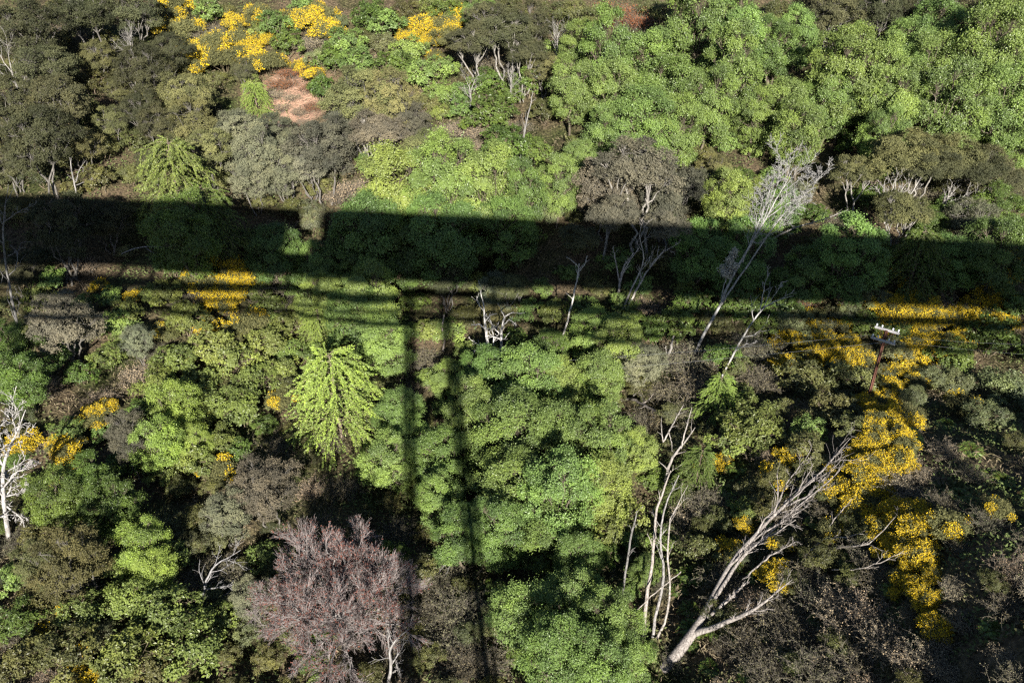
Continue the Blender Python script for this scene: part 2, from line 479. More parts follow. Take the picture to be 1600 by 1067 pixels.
for s in range(6):     # spring-green rounded deciduous tree
    reg('willow', lobed_crown(100+s, 5.2, 7.6, 4.2, 3.5, 28, 13, 95, 0.125, 1.7, lobe_r=0.25, rmin=0.70, rmax=1.0, puff=0.30, limb=0.28, branch_r=0.02, stems=1+s % 3, spread=0.35, zmin=-0.75), 5.4, 4.4)
for s in range(3):     # looser feathery tree
    reg('feathery', lobed_crown(140+s, 5.0, 7.2, 4.0, 3.3, 28, 12, 85, 0.135, 2.1, lobe_r=0.26, rmin=0.6, rmax=1.05, puff=0.32, limb=0.28, branch_r=0.02, stems=2, spread=0.4, rand=0.9, zmin=-0.75), 5.4, 4.2)
for s in range(6):     # dark fine-leaved evergreen, bushy
    reg('kanuka', lobed_crown(200+s, 5.0, 7.2, 4.0, 2.6, 24, 10, 100, 0.122, 2.2, lobe_r=0.25, rmin=0.5, rmax=1.0, mat=M_FINE, stems=3+s % 3, spread=0.7,
                              trunk_r=0.09, flat=0.75, zmin=-0.6, puff=0.25, stemsplit=0.5, branch_r=0.022), 5.4, 4.2)
for s in range(3):     # the same grown tall, flat-topped over bare pale stems
    reg('umbrella', lobed_crown(230+s, 5.2, 7.2, 5.2, 1.7, 20, 10, 105, 0.122, 2.2, lobe_r=0.26, rmin=0.45, rmax=1.0, mat=M_FINE, stems=3+s, spread=0.75,
                              trunk_r=0.10, flat=0.6, zmin=-0.3, puff=0.25, stemsplit=0.8, branch_r=0.022), 5.6, 4.7)
for s in range(4):     # dense shrub
    reg('shrub', lobed_crown(300+s, 2.6, 1.9, 0.85, 0.95, 15, 8, 65, 0.085, 1.9, lobe_r=0.27, rmin=0.4, rmax=1.2,  stems=4, spread=0.6, trunk_r=0.04,
                             branch_r=0.012, zmin=-0.1, puff=0.30), 3.0, 0.95)
for s in range(3):     # shrub with larger leaves in rosettes
    reg('leafy', lobed_crown(340+s, 2.8, 2.3, 1.1, 1.15, 16, 8, 30, 0.15, 1.9, lobe_r=0.27, rmin=0.4, rmax=1.2,  stems=4, spread=0.6, trunk_r=0.04,
                             branch_r=0.014, zmin=-0.1, puff=0.26, upw=0.6), 3.2, 1.1)
for s in range(3):
    reg('larch', larch(400+s), 6.4, 3.2)
for s in range(4):
    reg('gorse', gorse(500+s, cover=0.72), 3.3, 0.95)
for s in range(2):
    reg('sparse_gorse', gorse(520+s, cover=0.20), 3.3, 0.95)
for s in range(3):
    reg('fern', fern(600+s), 2.3, 0.5)
for s in range(4):
    reg('brush', brush(700+s), 2.9, 0.7)
for s in range(3):
    reg('dead', bare_tree(800+s, 7.0, ((6, .25, 1, .6, .8, 7), (6, .2, 1, .7, .55, 6), (5, .2, 1, .7, .5, 4)), up=0.3, trunk_r=0.13, wig=0.2, minr=0.012), 5.0, 4.2)

# ------------------------------------------------------------------ ground
def ground_mesh():
    xs = np.unique(np.concatenate([np.linspace(-70, 70, 281), np.linspace(-600, -70, 60), np.linspace(70, 600, 60)]))
    ys = np.unique(np.concatenate([np.linspace(10, 130, 241), np.linspace(-300, 10, 60), np.linspace(130, 900, 80)]))
    X, Y = np.meshgrid(xs, ys)
    Z = height(X, Y)
    r = np.random.default_rng(5)
    near = (np.abs(X) < 75) & (Y > 8) & (Y < 135)
    Z = Z + np.where(near, r.normal(0, 0.07, Z.shape), 0)
    V = np.stack([X, Y, Z], -1).reshape(-1, 3)
    n, m = X.shape
    i = np.arange(n*m).reshape(n, m)
    F = np.stack([i[:-1, :-1], i[:-1, 1:], i[1:, 1:], i[1:, :-1]], -1).reshape(-1, 4)
    return V, F

SLIP, _ = ground_hit(455, 160)
def mat_ground():
    m, nt, N, K, b = nodes_of('forest_floor')
    tc = N.new('ShaderNodeTexCoord')
    n1 = N.new('ShaderNodeTexNoise'); n1.inputs['Scale'].default_value = 0.22; n1.inputs['Detail'].default_value = 7
    n2 = N.new('ShaderNodeTexNoise'); n2.inputs['Scale'].default_value = 5.0; n2.inputs['Detail'].default_value = 8
    K.new(tc.outputs['Object'], n1.inputs[0]); K.new(tc.outputs['Object'], n2.inputs[0])
    r1 = N.new('ShaderNodeValToRGB')
    e = r1.color_ramp.elements
    e[0].position = 0.38; e[0].color = (0.042, 0.052, 0.02, 1)
    e[1].position = 0.62; e[1].color = (0.10, 0.08, 0.055, 1)
    K.new(n1.outputs[0], r1.inputs[0])
    r2 = N.new('ShaderNodeValToRGB'); f = r2.color_ramp.elements
    f[0].position = 0.35; f[0].color = (0.35, 0.35, 0.35, 1); f[1].position = 0.68; f[1].color = (1.5, 1.4, 1.25, 1)
    K.new(n2.outputs[0], r2.inputs[0])
    mx = N.new('ShaderNodeMix'); mx.data_type = 'RGBA'; mx.blend_type = 'MULTIPLY'; mx.inputs['Factor'].default_value = 1
    K.new(r1.outputs[0], mx.inputs['A']); K.new(r2.outputs[0], mx.inputs['B'])
    # bare reddish earth of the slip on the far bank
    ds = N.new('ShaderNodeVectorMath'); ds.operation = 'DISTANCE'
    sb = N.new('ShaderNodeVectorMath'); sb.operation = 'MULTIPLY'; sb.inputs[1].default_value = (1.0, 0.55, 0.0)
    ng = N.new('ShaderNodeVectorMath'); ng.operation = 'SCALE'; ng.inputs['Scale'].default_value = 7.0
    n3 = N.new('ShaderNodeTexNoise'); n3.inputs['Scale'].default_value = 0.5; K.new(tc.outputs['Object'], n3.inputs[0])
    K.new(n3.outputs['Color'], ng.inputs[0])
    ad = N.new('ShaderNodeVectorMath'); ad.operation = 'ADD'
    K.new(tc.outputs['Object'], ad.inputs[0]); K.new(ng.outputs[0], ad.inputs[1])
    K.new(ad.outputs[0], sb.inputs[0]); K.new(sb.outputs[0], ds.inputs[0])
    ds.inputs[1].default_value = (SLIP[0]+3.5, (SLIP[1]+3.5)*0.55, 0)
    mr = N.new('ShaderNodeMapRange'); mr.inputs[1].default_value = 2.8; mr.inputs[2].default_value = 5.0
    mr.inputs[3].default_value = 1; mr.inputs[4].default_value = 0
    K.new(ds.outputs['Value'], mr.inputs[0])
    m2 = N.new('ShaderNodeMix'); m2.data_type = 'RGBA'
    K.new(mr.outputs[0], m2.inputs['Factor']); K.new(mx.outputs['Result'], m2.inputs['A'])
    r4 = N.new('ShaderNodeMix'); r4.data_type = 'RGBA'; K.new(n2.outputs[0], r4.inputs['Factor'])
    r4.inputs['A'].default_value = (0.24, 0.13, 0.085, 1); r4.inputs['B'].default_value = (0.40, 0.27, 0.195, 1)
    K.new(r4.outputs['Result'], m2.inputs['B'])
    K.new(m2.outputs['Result'], b.inputs['Base Color'])
    b.inputs['Roughness'].default_value = 0.95; b.inputs['Specular IOR Level'].default_value = 0.1
    bp = N.new('ShaderNodeBump'); bp.inputs['Strength'].default_value = 1.0; bp.inputs['Distance'].default_value = 0.25
    K.new(n2.outputs[0], bp.inputs['Height']); K.new(bp.outputs[0], b.inputs['Normal'])
    return m
V, F = ground_mesh()
g = bpy.data.objects.new('ground', mesh_np('ground', V, F, mat_ground(), None, True))
COL.objects.link(g); g['kind'] = 'structure'; g['label'] = 'brown leaf-littered floor and banks of the gully'

# ------------------------------------------------------------------ labels
LANDMARKS = [((520, 910), 'the bare reddish tree'), ((1375, 550), 'the power pole'), ((525, 620), 'the large drooping larch'),
    ((770, 530), 'the forked white snag'), ((1240, 285), 'the silver lichened tree'), ((1200, 850), 'the long leaning trunk'),
    ((20, 770), 'the bleached dead tree'), ((1030, 870), 'the slim pale trunks'), ((450, 160), 'the bare earth slip'),
    ((485, 340), 'the lit notch in the shadow'), ((15, 420), 'the tall twisted snag'), ((1000, 290), 'the broad brown-grey crown'),
    ((1590, 10), 'the top right corner'), ((10, 10), 'the top left corner'), ((1590, 1060), 'the bottom right corner'),
    ((10, 1060), 'the bottom left corner'), ((800, 5), 'the middle of the top edge'), ((800, 1060), 'the middle of the bottom edge'),
    ((1595, 420), 'the shaded right edge'), ((1150, 100), 'the green grove'), ((330, 570), 'the yellow-green thicket'),
    ((850, 720), 'the central green thicket'), ((1420, 820), 'the long belt of gorse'), ((1560, 610), 'the grey-green round shrub'), ((1330, 700), 'the tip of the leaning trunk'),
    ((1450, 930), 'the lower end of the gorse belt'), ((1480, 490), 'the gorse right of the pole'), ((330, 75), 'the hillside gorse patch'),
    ((670, 55), 'the small hillside gorse patch'), ((350, 465), 'the gorse below the shadow'), ((1260, 545), 'the gorse left of the pole')]
_T = 'second third fourth fifth sixth seventh eighth ninth tenth eleventh twelfth thirteenth fourteenth fifteenth sixteenth seventeenth eighteenth nineteenth twentieth'.split()
ORD = ['nearest'] + [t+' nearest' for t in _T + ['twenty-'+t for t in ['first']+_T[:8]]]
PENDING = []          # (obj, desc, px, py)
def finish_labels():
    bins = {}
    for o, desc, px, py in PENDING:
        d = [math.hypot(px-l[0][0], (py-l[0][1])*1.1) for l in LANDMARKS]
        k = int(np.argmin(d))
        dx, dy = px-LANDMARKS[k][0][0], py-LANDMARKS[k][0][1]
        side = ('right' if dx > 0 else 'left') if abs(dx) > abs(dy) else ('lower' if dy > 0 else 'upper')
        bins.setdefault((desc, k, side), []).append((d[k], o))
    for (desc, k, side), L_ in bins.items():
        L_.sort(key=lambda t: t[0])
        for i, (dd, o) in enumerate(L_):
            t_ = f"{desc}, {ORD[min(i, 28)]} to {LANDMARKS[k][1]}, {side} side"
            o['label'] = t_ if len(t_.split()) <= 16 else t_.replace('the ', '')

INFO = {  # kind: (object name, category, group, part names)
    'willow': ('deciduous_tree', 'tree', 'spring-green deciduous trees', ('trunk', 'crown')),
    'feathery': ('deciduous_tree', 'tree', 'spring-green deciduous trees', ('trunk', 'crown')),
    'kanuka': ('evergreen_tree', 'tree', 'dark fine-leaved evergreen trees', ('trunk', 'crown')),
    'umbrella': ('evergreen_tree', 'tree', 'dark fine-leaved evergreen trees', ('trunk', 'crown')),
    'shrub': ('shrub', 'shrub', 'dense shrubs', ('stems', 'foliage')),
    'leafy': ('broadleaf_shrub', 'shrub', 'leafy shrubs', ('stems', 'foliage')),
    'larch': ('larch_tree', 'tree', 'larches with drooping branches', ('trunk', 'crown')),
    'gorse': ('gorse_bush', 'bush', 'flowering gorse bushes', ('stem', 'foliage', 'flowers')),
    'sparse_gorse': ('gorse_bush', 'bush', 'flowering gorse bushes', ('stem', 'foliage', 'flowers')),
    'fern': ('fern', 'fern', 'ferns on the slope', ('stem', 'fronds')),
    'brush': ('brush_clump', 'bush', 'twiggy undergrowth', ('stems', 'foliage')),
    'dead': ('dead_tree', 'tree', 'bare dead trees', ('trunk', 'branches')),
}
# palette, linear base colours and the words for them
PAL = {
    'G1': ((0.160, 0.238, 0.080), 'bright green'), 'G2': ((0.195, 0.265, 0.086), 'yellow-green'), 'LA': ((0.235, 0.335, 0.088), 'lime-green'),
    'G3': ((0.105, 0.160, 0.045), 'mid green'), 'G4': ((0.125, 0.205, 0.070), 'cool green'),
    'GG': ((0.140, 0.160, 0.090), 'grey-green'), 'OL': ((0.118, 0.126, 0.056), 'olive'), 'OY': ((0.168, 0.210, 0.070), 'pale olive'),
    'DK': ((0.066, 0.074, 0.039), 'dark olive'), 'KB': ((0.120, 0.120, 0.090), 'brown-grey'), 'KG': ((0.132, 0.148, 0.098), 'lichen-grey'),
    'BR': ((0.125, 0.122, 0.080), 'brown'), 'RU': ((0.200, 0.085, 0.038), 'rust-red'), 'TN': ((0.255, 0.22, 0.16), 'tan'),
    'YE': ((0.80, 0.57, 0.035), 'yellow-flowered'), 'WH': ((0.29, 0.275, 0.255), 'pale grey'),
}
NOUN = {'willow': 'rounded leafy tree', 'feathery': 'feathery leafy tree', 'kanuka': 'fine-leaved evergreen', 'umbrella': 'flat-topped evergreen', 'shrub': 'dense shrub',
        'leafy': 'large-leaved shrub', 'larch': 'drooping larch', 'gorse': 'gorse bush', 'sparse_gorse': 'sparsely flowered gorse bush',
        'fern': 'fern', 'brush': 'twiggy brush clump', 'dead': 'bare dead tree'}
BARKC = {'willow': (0.13, 0.11, 0.08), 'feathery': (0.14, 0.12, 0.09), 'kanuka': (0.15, 0.14, 0.125), 'umbrella': (0.25, 0.235, 0.21), 'shrub': (0.18, 0.14, 0.10),
         'leafy': (0.16, 0.13, 0.09), 'larch': (0.20, 0.16, 0.12), 'gorse': (0.12, 0.10, 0.06), 'sparse_gorse': (0.12, 0.10, 0.06),
         'fern': (0.10, 0.06, 0.03), 'brush': (0.19, 0.168, 0.138), 'dead': (0.36, 0.34, 0.31)}
COUNT = {}
def make(kind, loc, s, sz, colr, desc, px, py, rz=None, tilt=0.0):
    k = COUNT.get(kind, 0); COUNT[kind] = k+1
    meshes, W, zc = PROTO[kind][k % len(PROTO[kind])]
    name, cat, grp, parts = INFO[kind]
    o = bpy.data.objects.new(name, None); COL.objects.link(o)
    o.empty_display_size = 0.3
    o.location = loc
    o.rotation_euler = (random.uniform(-tilt, tilt), random.uniform(-tilt, tilt), random.uniform(0, 6.28) if rz is None else rz)
    o.scale = (s*random.uniform(.94, 1.06), s*random.uniform(.94, 1.06), sz)
    o['category'] = cat; o['group'] = grp
    j = [random.uniform(0.7, 1.38) if kind in ('kanuka', 'shrub') else random.uniform(0.80, 1.2), random.uniform(0.92, 1.09)]
    for q, (me, pn) in enumerate(zip(meshes, parts)):
        c = bpy.data.objects.new(pn, me); COL.objects.link(c); c.parent = o
        if q == 0 or kind == 'dead': cc = BARKC[kind]
        elif pn == 'flowers': cc = PAL['YE'][0]
        elif 'gorse' in kind: cc = tuple(v*j[0] for v in PAL['OL'][0])
        else: cc = (colr[0]*j[0]*j[1], colr[1]*j[0], colr[2]*j[0])
        if kind == 'dead': cc = colr
        c.color = (*cc, 1)
    PENDING.append((o, desc, px, py))
    return o

def put(kind, px, py, wpx, pal, hs=1.0, tilt=0.05):
    if kind in ('willow', 'feathery', 'kanuka'): hs = random.uniform(0.85, 1.2)
    if kind in ('willow', 'feathery') and px > 860 and py < 240: hs *= 1.2
    W, zc = PROTO[kind][0][1:]
    D = 70.0
    for _ in range(6):
        s = wpx*D/FPX/W
        p, D = ground_hit(px, py, s*hs*zc)
        D = (np.array(p)-CAM) @ np.array([0, CP, -SP])
    p[2] = float(height(p[0], p[1])) - 0.05
    c, word = PAL[pal]
    word = PAL['YE'][1] if kind == 'gorse' else word
    desc = f"{word} {NOUN[kind]}"
    if kind == 'sparse_gorse': desc = NOUN[kind]
    return make(kind, p, s, s*hs, c, desc, px, py, tilt=tilt)

# ------------------------------------------------------------------ plant list (pixel of crown centre, width in pixels, colour)
PL = {
('kanuka','DK'): '45,45,120 130,20,110 205,15,90 70,105,110 30,165,100 95,160,110 60,215,120 20,250,80 220,110,90 215,170,70 245,195,80 235,250,60 260,80,80 380,110,45 1300,20,90 1370,15,100 1440,10,100 1500,15,100 1560,12,100 1340,42,60 1590,45,70 760,30,80 830,40,90 90,350,110 160,340,90 30,420,80 700,430,80 1580,285,70 1540,270,100',
('kanuka','OL'): '150,90,65 125,225,75 175,190,60 185,140,55 290,150,95 300,195,90 325,235,85 265,230,60 560,150,130 610,155,100 660,240,100 110,870,125 60,880,90 850,105,60 1120,265,70 780,480,70',
('kanuka','KB'): '500,230,130 540,190,90 480,255,90 950,290,110 1050,295,120 100,500,120 410,760,125 205,680,85 640,190,80',
('kanuka','KG'): '370,200,90 400,240,100 430,205,80 395,275,80 440,270,80 355,800,90 215,530,60 390,935,75 780,455,70 1245,300,60 1100,290,55 1515,350,90 1000,565,85',
('umbrella','OL'): '1340,275,90 1440,250,100 1410,335,95 800,455,80',
('umbrella','KB'): '1000,280,150 590,215,100',
('umbrella','DK'): '740,75,90 790,60,100 820,90,80',
('willow','G1'): '905,75,60 950,85,90 1010,110,100 895,140,78 960,150,90 1040,150,110 1090,40,110 1150,60,100 1140,110,100 1100,170,90 1000,200,110 950,210,80 1050,210,90 1180,180,70 1210,80,80 1240,60,70 1220,170,80 1290,160,80 1320,120,110 1330,75,60 1370,130,90 1420,90,90 1460,60,100 1560,52,90 1540,92,110 1580,110,80 750,15,60 870,290,72 905,250,60 560,500,110 600,535,90 700,590,60 740,650,90 800,680,130 870,690,110 800,760,130 690,720,90 690,780,80 720,840,90 780,830,90 620,650,80 640,690,70',
('feathery','G1'): '1250,210,100 1400,160,90 1450,110,100 1480,170,110 1380,220,80 1570,170,110 1590,220,80 1490,220,80 830,600,120 870,770,130 860,840,100 900,870,80 930,690,110 610,720,90 820,960,110 900,940,110 960,970,100 860,1020,120 930,1030,120 980,1030,80',
('willow','G2'): '620,300,130 690,290,130 760,300,115 1130,310,80 930,590,80 880,600,90 940,760,100 990,700,70 500,470,80 580,470,90 1010,890,48 970,540,80 930,525,70 1180,310,50',
('willow','G4'): '815,300,90 690,375,130 580,370,130 640,395,90 790,360,100 1330,400,110 1250,435,90 1550,400,100 1480,410,90 760,580,80 1160,400,90 1090,390,90 560,430,80 500,420,70 430,400,90 1220,330,70',
('feathery','LA'): '270,640,85 245,690,80 220,850,80 240,890,70 300,690,60',
('feathery','G3'): '90,775,90 135,755,80 175,790,90 860,545,60 290,370,110 1560,330,80 1590,360,60 1460,352,60 30,590,90 20,540,70',
('larch','G2'): '270,285,150',
('larch','LA'): '525,620,165 500,515,80 1125,620,85 400,158,60',
('larch','G3'): '320,350,130 1430,410,120 1090,730,80 1060,770,60',
('leafy','G1'): '540,70,70 600,40,80 560,100,70 660,120,70 690,150,60 330,20,60 430,40,60 180,510,70 460,450,60 690,110,60 640,85,70 720,170,50 1470,330,60 780,560,60 1265,672,60 1000,900,50 20,905,60 410,870,60 700,520,60',
('leafy','G3'): '1060,510,80 1150,480,80 1080,480,70 1130,555,60 980,500,70 1020,520,60 1120,450,60 450,70,60 620,110,80 520,95,60 770,180,90 790,230,90 830,130,70 580,30,70 700,20,60 1230,440,70 1210,480,80 1350,510,60 1490,560,80 1550,530,90 760,130,60 500,140,60 30,970,80 1400,520,50 1580,480,70',
('leafy','OY'): '200,490,60 260,460,60 130,480,60 420,480,60 450,510,60 400,455,50 60,470,60 170,560,60 290,500,80 330,545,85 280,565,80 250,600,80 310,605,80 360,565,80 400,595,80 340,635,80 300,655,70 380,640,80 420,540,80 440,580,60 300,720,80 340,690,70 250,740,60 970,800,80 1180,670,105 1150,690,80 200,940,90 260,960,110 300,1010,120 200,1020,110 130,960,90 340,970,70 190,900,60 960,830,70 1160,620,50 940,640,50',
('leafy','OL'): '60,940,80 100,1020,100 40,1030,90 240,1045,80 660,890,60 1330,600,95 1290,640,85 1250,590,80 1100,860,70 1260,700,70 1330,670,60',
('shrub','KG'): '485,348,55 480,325,45 500,335,40',
('shrub','GG'): '1570,610,110 1490,600,70 1540,650,70 1310,610,60 1240,690,60 1270,530,60 1230,500,80 1300,500,60 500,90,50 600,70,60 250,820,70 300,850,60 660,900,50 1330,570,50',
('shrub','OL'): '1270,740,60 1300,770,60 1180,760,60 1200,790,70 1340,820,60 1290,870,70 1330,900,60 1100,830,60 700,60,60 640,20,60 560,60,60 670,160,50 790,270,60 710,240,60 760,250,60 900,20,60 940,25,60 1030,20,60 1260,40,60 1210,15,50',
('gorse','YE'): '1365,610,60 1375,665,60 1360,725,60 1400,770,60 1410,822,60 1440,885,48 1450,940,48 1300,545,50 1265,550,50 1345,560,50 1450,500,70 1430,560,60 1390,490,50 1510,470,60 300,80,80 360,58,80 380,88,60 420,65,35 480,40,60 472,105,35 490,118,40 670,48,65 665,78,55 690,40,45 510,50,55 330,102,45 270,25,45 350,450,100 360,482,80 320,470,60 210,465,40 155,447,32 100,720,75 150,650,75 30,690,50 1240,545,75 1290,530,65 1210,572,48 1320,562,75 1420,490,95 1440,542,100 1400,467,65 1530,490,100 1560,445,95 1490,530,60 1400,590,55 1370,640,70 1382,680,70 1350,690,75 1380,740,90 1415,717,55 1340,762,70 1390,800,100 1420,842,90 1440,800,45 1400,865,80 1440,912,55 1470,968,55 1130,722,38 1245,722,48 1165,820,36 1130,860,52 1215,915,52 125,1015,45 130,1052,50 1310,487,30 1360,780,60 1350,720,50 1230,560,55 1330,545,45 1385,650,55 1365,695,50 1390,612,45 1440,860,45',
('sparse_gorse','OL'): '405,20,45 400,100,45 500,25,55 290,48,60 352,96,65 340,68,60 1215,742,60 1220,850,50 1300,830,50 1500,632,60 1560,795,50 1420,650,55 80,965,60 345,605,60 440,625,50 390,510,70 310,440,60 240,520,50 1480,820,70 1170,460,50 420,100,60 460,30,50 630,40,40 1240,20,40 340,735,60 250,900,50 1090,720,30 670,260,40',
('brush','RU'): '440,128,40 485,135,36 490,165,30 455,110,40 960,15,70 985,30,60 1240,470,60 640,700,50',
('brush','TN'): '440,165,30 470,172,28 455,150,26 430,145,30 475,190,30 540,292,70 520,300,50 1420,760,70 1430,730,50 1400,1000,90 1440,1040,90 1370,960,80 1330,980,80 1470,1020,80 640,215,60 730,200,60 745,225,50 700,200,40 1330,940,80 600,120,60 620,70,50 1010,480,60',
('brush','BR'): '1230,960,90 1260,1000,90 1290,1040,90 1180,1010,80 1210,1050,80 1150,940,70 1130,900,70 1080,830,60 1110,780,70 1300,940,80 1350,1040,90 1080,560,90 1180,540,70 1100,600,80 1080,640,60 1040,610,60 1190,590,70 660,560,60 640,600,50 1300,800,60 1270,900,70 1240,800,60 720,950,80 700,1010,80 760,1030,80 700,900,60 670,960,60 290,460,60 400,440,70 430,470,60 240,545,50 100,940,60 20,840,60 40,990,70 440,690,60 350,900,60 620,830,60 1380,900,70 1360,860,60',
('fern','G3'): '1190,880,40 1080,950,50 1120,795,40 1150,785,40 1135,765,36 1105,805,36 1200,990,45 1160,1000,50 1120,985,50 1230,1020,50 1080,1000,46 1110,1040,50 1170,1050,50 1240,960,40 1150,880,40 1180,900,40 1260,860,40 1520,700,50 1480,660,50 1550,740,50 1500,770,50 1100,900,40 1060,920,40 930,840,44',
('dead','WH'): '650,178,60 735,135,60 800,120,60 590,230,60 15,95,90 200,60,70 870,50,70 945,300,60 455,265,50',
}
PIERS = (0.4, -30.5, 31.0)
# ------------------------------------------------------------------ viaduct and train (behind the camera; they cast the long shadow)
def boxes(lst):
    """lst of (centre, size) or (centre, size, 3x3 axes) -> V, F"""
    c8 = np.array([[x, y, z] for x in (-.5, .5) for y in (-.5, .5) for z in (-.5, .5)])
    f6 = np.array([[0, 1, 3, 2], [4, 6, 7, 5], [0, 4, 5, 1], [2, 3, 7, 6], [0, 2, 6, 4], [1, 5, 7, 3]])
    Vs, Fs = [], []
    for k, it in enumerate(lst):
        v = c8*np.array(it[1])
        if len(it) > 2: v = v @ np.array(it[2])
        Vs.append(v+np.array(it[0])); Fs.append(f6+8*k)
    return np.concatenate(Vs), np.concatenate(Fs)
def beam(p, q, w, d):
    p, q = np.array(p, float), np.array(q, float)
    a = norm((q-p)[None])[0]
    ref = np.array([0, 1.0, 0]) if abs(a[1]) < 0.9 else np.array([1.0, 0, 0])
    b = norm(np.cross(a, ref)[None])[0]; c = np.cross(a, b)
    return ((p+q)/2, (np.linalg.norm(q-p), w, d), np.stack([a, b, c]))
def part(name, lst, mat, parent):
    V, F = boxes(lst)
    o = bpy.data.objects.new(name, mesh_np(name, V, F, mat)); COL.objects.link(o); o.parent = parent
    return o
TRACK = math.radians(-7.0)
via = bpy.data.objects.new('railway_viaduct', None); COL.objects.link(via)
via.location = (0, 0, CAMZ); via.rotation_euler = (0, 0, TRACK)
via['label'] = 'tall steel railway viaduct whose long shadow crosses the gully'; via['category'] = 'viaduct'
WN, WF = -0.55, -3.05             # near and far girder lines (behind the lens)
part('deck', [((0, -1.8, -2.85), (300, 2.9, 0.30))], M_ARM, via)
for w in (WN, WF):
    part('girder', [((0, w, -3.36), (300, 0.12, 0.70))], M_STEEL, via)
    part('lower_chord', [((0, w, -5.95), (300, 0.34, 0.8 if w == WN else 0.3))], M_STEEL, via)
    lat = []
    for k in range(-10, 11):
        lat.append(((k*14.4+(2.6 if w == WN else 6.2), w, -4.7), (0.4, 0.2, 2.0)))
    part('lattice', lat, M_STEEL, via)['kind'] = 'stuff'
part('walkway_rail', [((0, WN+0.1, -7.9), (300, 0.22, 0.48))], M_STEEL, via)
for w in (-1.27, -2.33):
    part('rail', [((0, w, -2.62), (300, 0.07, 0.15))], M_RUST, via)
PW = (-1.35, -2.25)
def pier(uc, half_top=1.45, half_bot=2.5, bot=-42, halfleg=0.27):
    for sw in PW:
        ow = 0.5 if sw == PW[0] else -0.5
        for sg in (-1, 1):
            lst = []
            for e in (-1, 1):      # a leg is two channels laced together
                lst.append(beam((uc+sg*half_top+e*halfleg, sw, -4.8), (uc+sg*half_bot+e*halfleg, sw+ow, bot), 0.17, 0.17))
            for k in range(26):
                t0, t1 = k/26, (k+1)/26
                e = 1 if k % 2 else -1
                p = lambda t, e: (uc+sg*(half_top+(half_bot-half_top)*t)+e*halfleg, sw+ow*t, -4.8+(bot+4.8)*t)
                lst.append(beam(p(t0, -e), p(t1, e), 0.13, 0.10))
            part('pier_leg', lst, M_STEEL, via)
    br = []
    for k in range(7):
        t = (k+0.7)/7; z = -4.8+(bot+4.8)*t; h = half_top+(half_bot-half_top)*t
        br.append(beam((uc-h, WN+0.5*t, z), (uc+h, WN+0.5*t, z), 0.10, 0.10))
    part('pier_bracing', br, M_STEEL, via)['kind'] = 'stuff'
for uc in PIERS:
    pier(uc)

def carriage(u0, u1, label):
    o = bpy.data.objects.new('railway_carriage', None); COL.objects.link(o)
    a = np.array([math.cos(TRACK), math.sin(TRACK)])*(u0+u1)/2
    b = np.array([-math.sin(TRACK), math.cos(TRACK)])*(-1.85)
    o.location = (a[0]+b[0], a[1]+b[1], CAMZ-2.55); o.rotation_euler = (0, 0, TRACK)
    o['label'] = label; o['category'] = 'carriage'; o['group'] = 'carriages of the train'
    ln = u1-u0
    part('body', [((0, 0, 2.3), (ln, 2.5, 2.9)), ((0, 0, 0.72), (ln*0.94, 2.1, 0.3))], M_COACH, o)
    part('roof', [((0, 0, 3.92), (ln, 2.35, 0.35)), ((0, 0, 4.18), (ln, 1.6, 0.18))], M_DARK, o)
    for k in range(8):
        part('window', [((-ln/2+(k+0.5)*ln/8, 0, 2.5), (1.3, 2.54, 0.85))], M_GLASS, o)
    for e in (-1, 1):
        part('bogie', [((e*ln*0.34, 0, 0.42), (2.8, 1.9, 0.5))], M_DARK, o)
    return o
GAP = -10.2
carriage(GAP+1.15, GAP+17.0, 'dark red carriage right of the open gap in the train')
for k in range(4):
    u0 = GAP+17.0+0.01+k*16.2
    carriage(u0, u0+16.19, ['second', 'third', 'fourth', 'fifth'][k]+' dark red carriage right of the open gap in the train')
carriage(GAP-17.0, GAP-1.15, 'dark red carriage left of the open gap in the train')
for k in range(3):
    u1 = GAP-17.0-0.01-k*16.2
    carriage(u1-16.19, u1, ['second', 'third', 'fourth'][k]+' dark red carriage left of the open gap in the train')


# ------------------------------------------------------------------ filler undergrowth between the listed plants
LISTED = []
for (kind, pal), txt in PL.items():
    for tok in txt.split():
        a = tok.split(','); x_, y_, w_ = map(float, a)
        if kind == 'gorse' and w_ > 42:      # a big patch is several bushes grown together
            for k_ in range(max(2, int((w_/40)**2*1.5+1.2))):
                put(kind if random.random() < (0.5 if y_ < 135 else 0.9) else 'sparse_gorse', x_+random.gauss(0, w_*0.24), y_+random.gauss(0, w_*0.24), random.uniform(32, 56), pal if kind == 'gorse' else 'OL')
        else:
            put(kind, x_, y_, w_, pal)
        if kind != 'dead': LISTED.append((x_, y_, w_, kind, pal))
LA = np.array([(a, b, c) for a, b, c, _, _ in LISTED])
FILL = {'willow': (('leafy', 'G3'), ('leafy', 'G1'), ('shrub', 'OL')), 'feathery': (('leafy', 'G3'), ('leafy', 'G1'), ('shrub', 'G3')),
        'kanuka': (('shrub', 'OL'), ('shrub', 'DK'), ('leafy', 'OL')), 'umbrella': (('shrub', 'OL'), ('leafy', 'G3'), ('brush', 'BR')),
        'shrub': (('shrub', 'OL'), ('shrub', 'GG'), ('brush', 'BR')), 'leafy': (('leafy', 'G3'), ('leafy', 'OL'), ('shrub', 'OL')),
        'larch': (('leafy', 'G3'), ('leafy', 'OY')), 'gorse': (('shrub', 'OL'), ('shrub', 'GG'), ('brush', 'TN')),
        'sparse_gorse': (('shrub', 'OL'), ('brush', 'BR')), 'fern': (('fern', 'G3'), ('brush', 'BR'), ('shrub', 'OL')),
        'brush': (('brush', 'BR'), ('brush', 'TN'), ('shrub', 'OL'), ('shrub', 'GG'))}
fr = np.random.default_rng(21)
taken = []
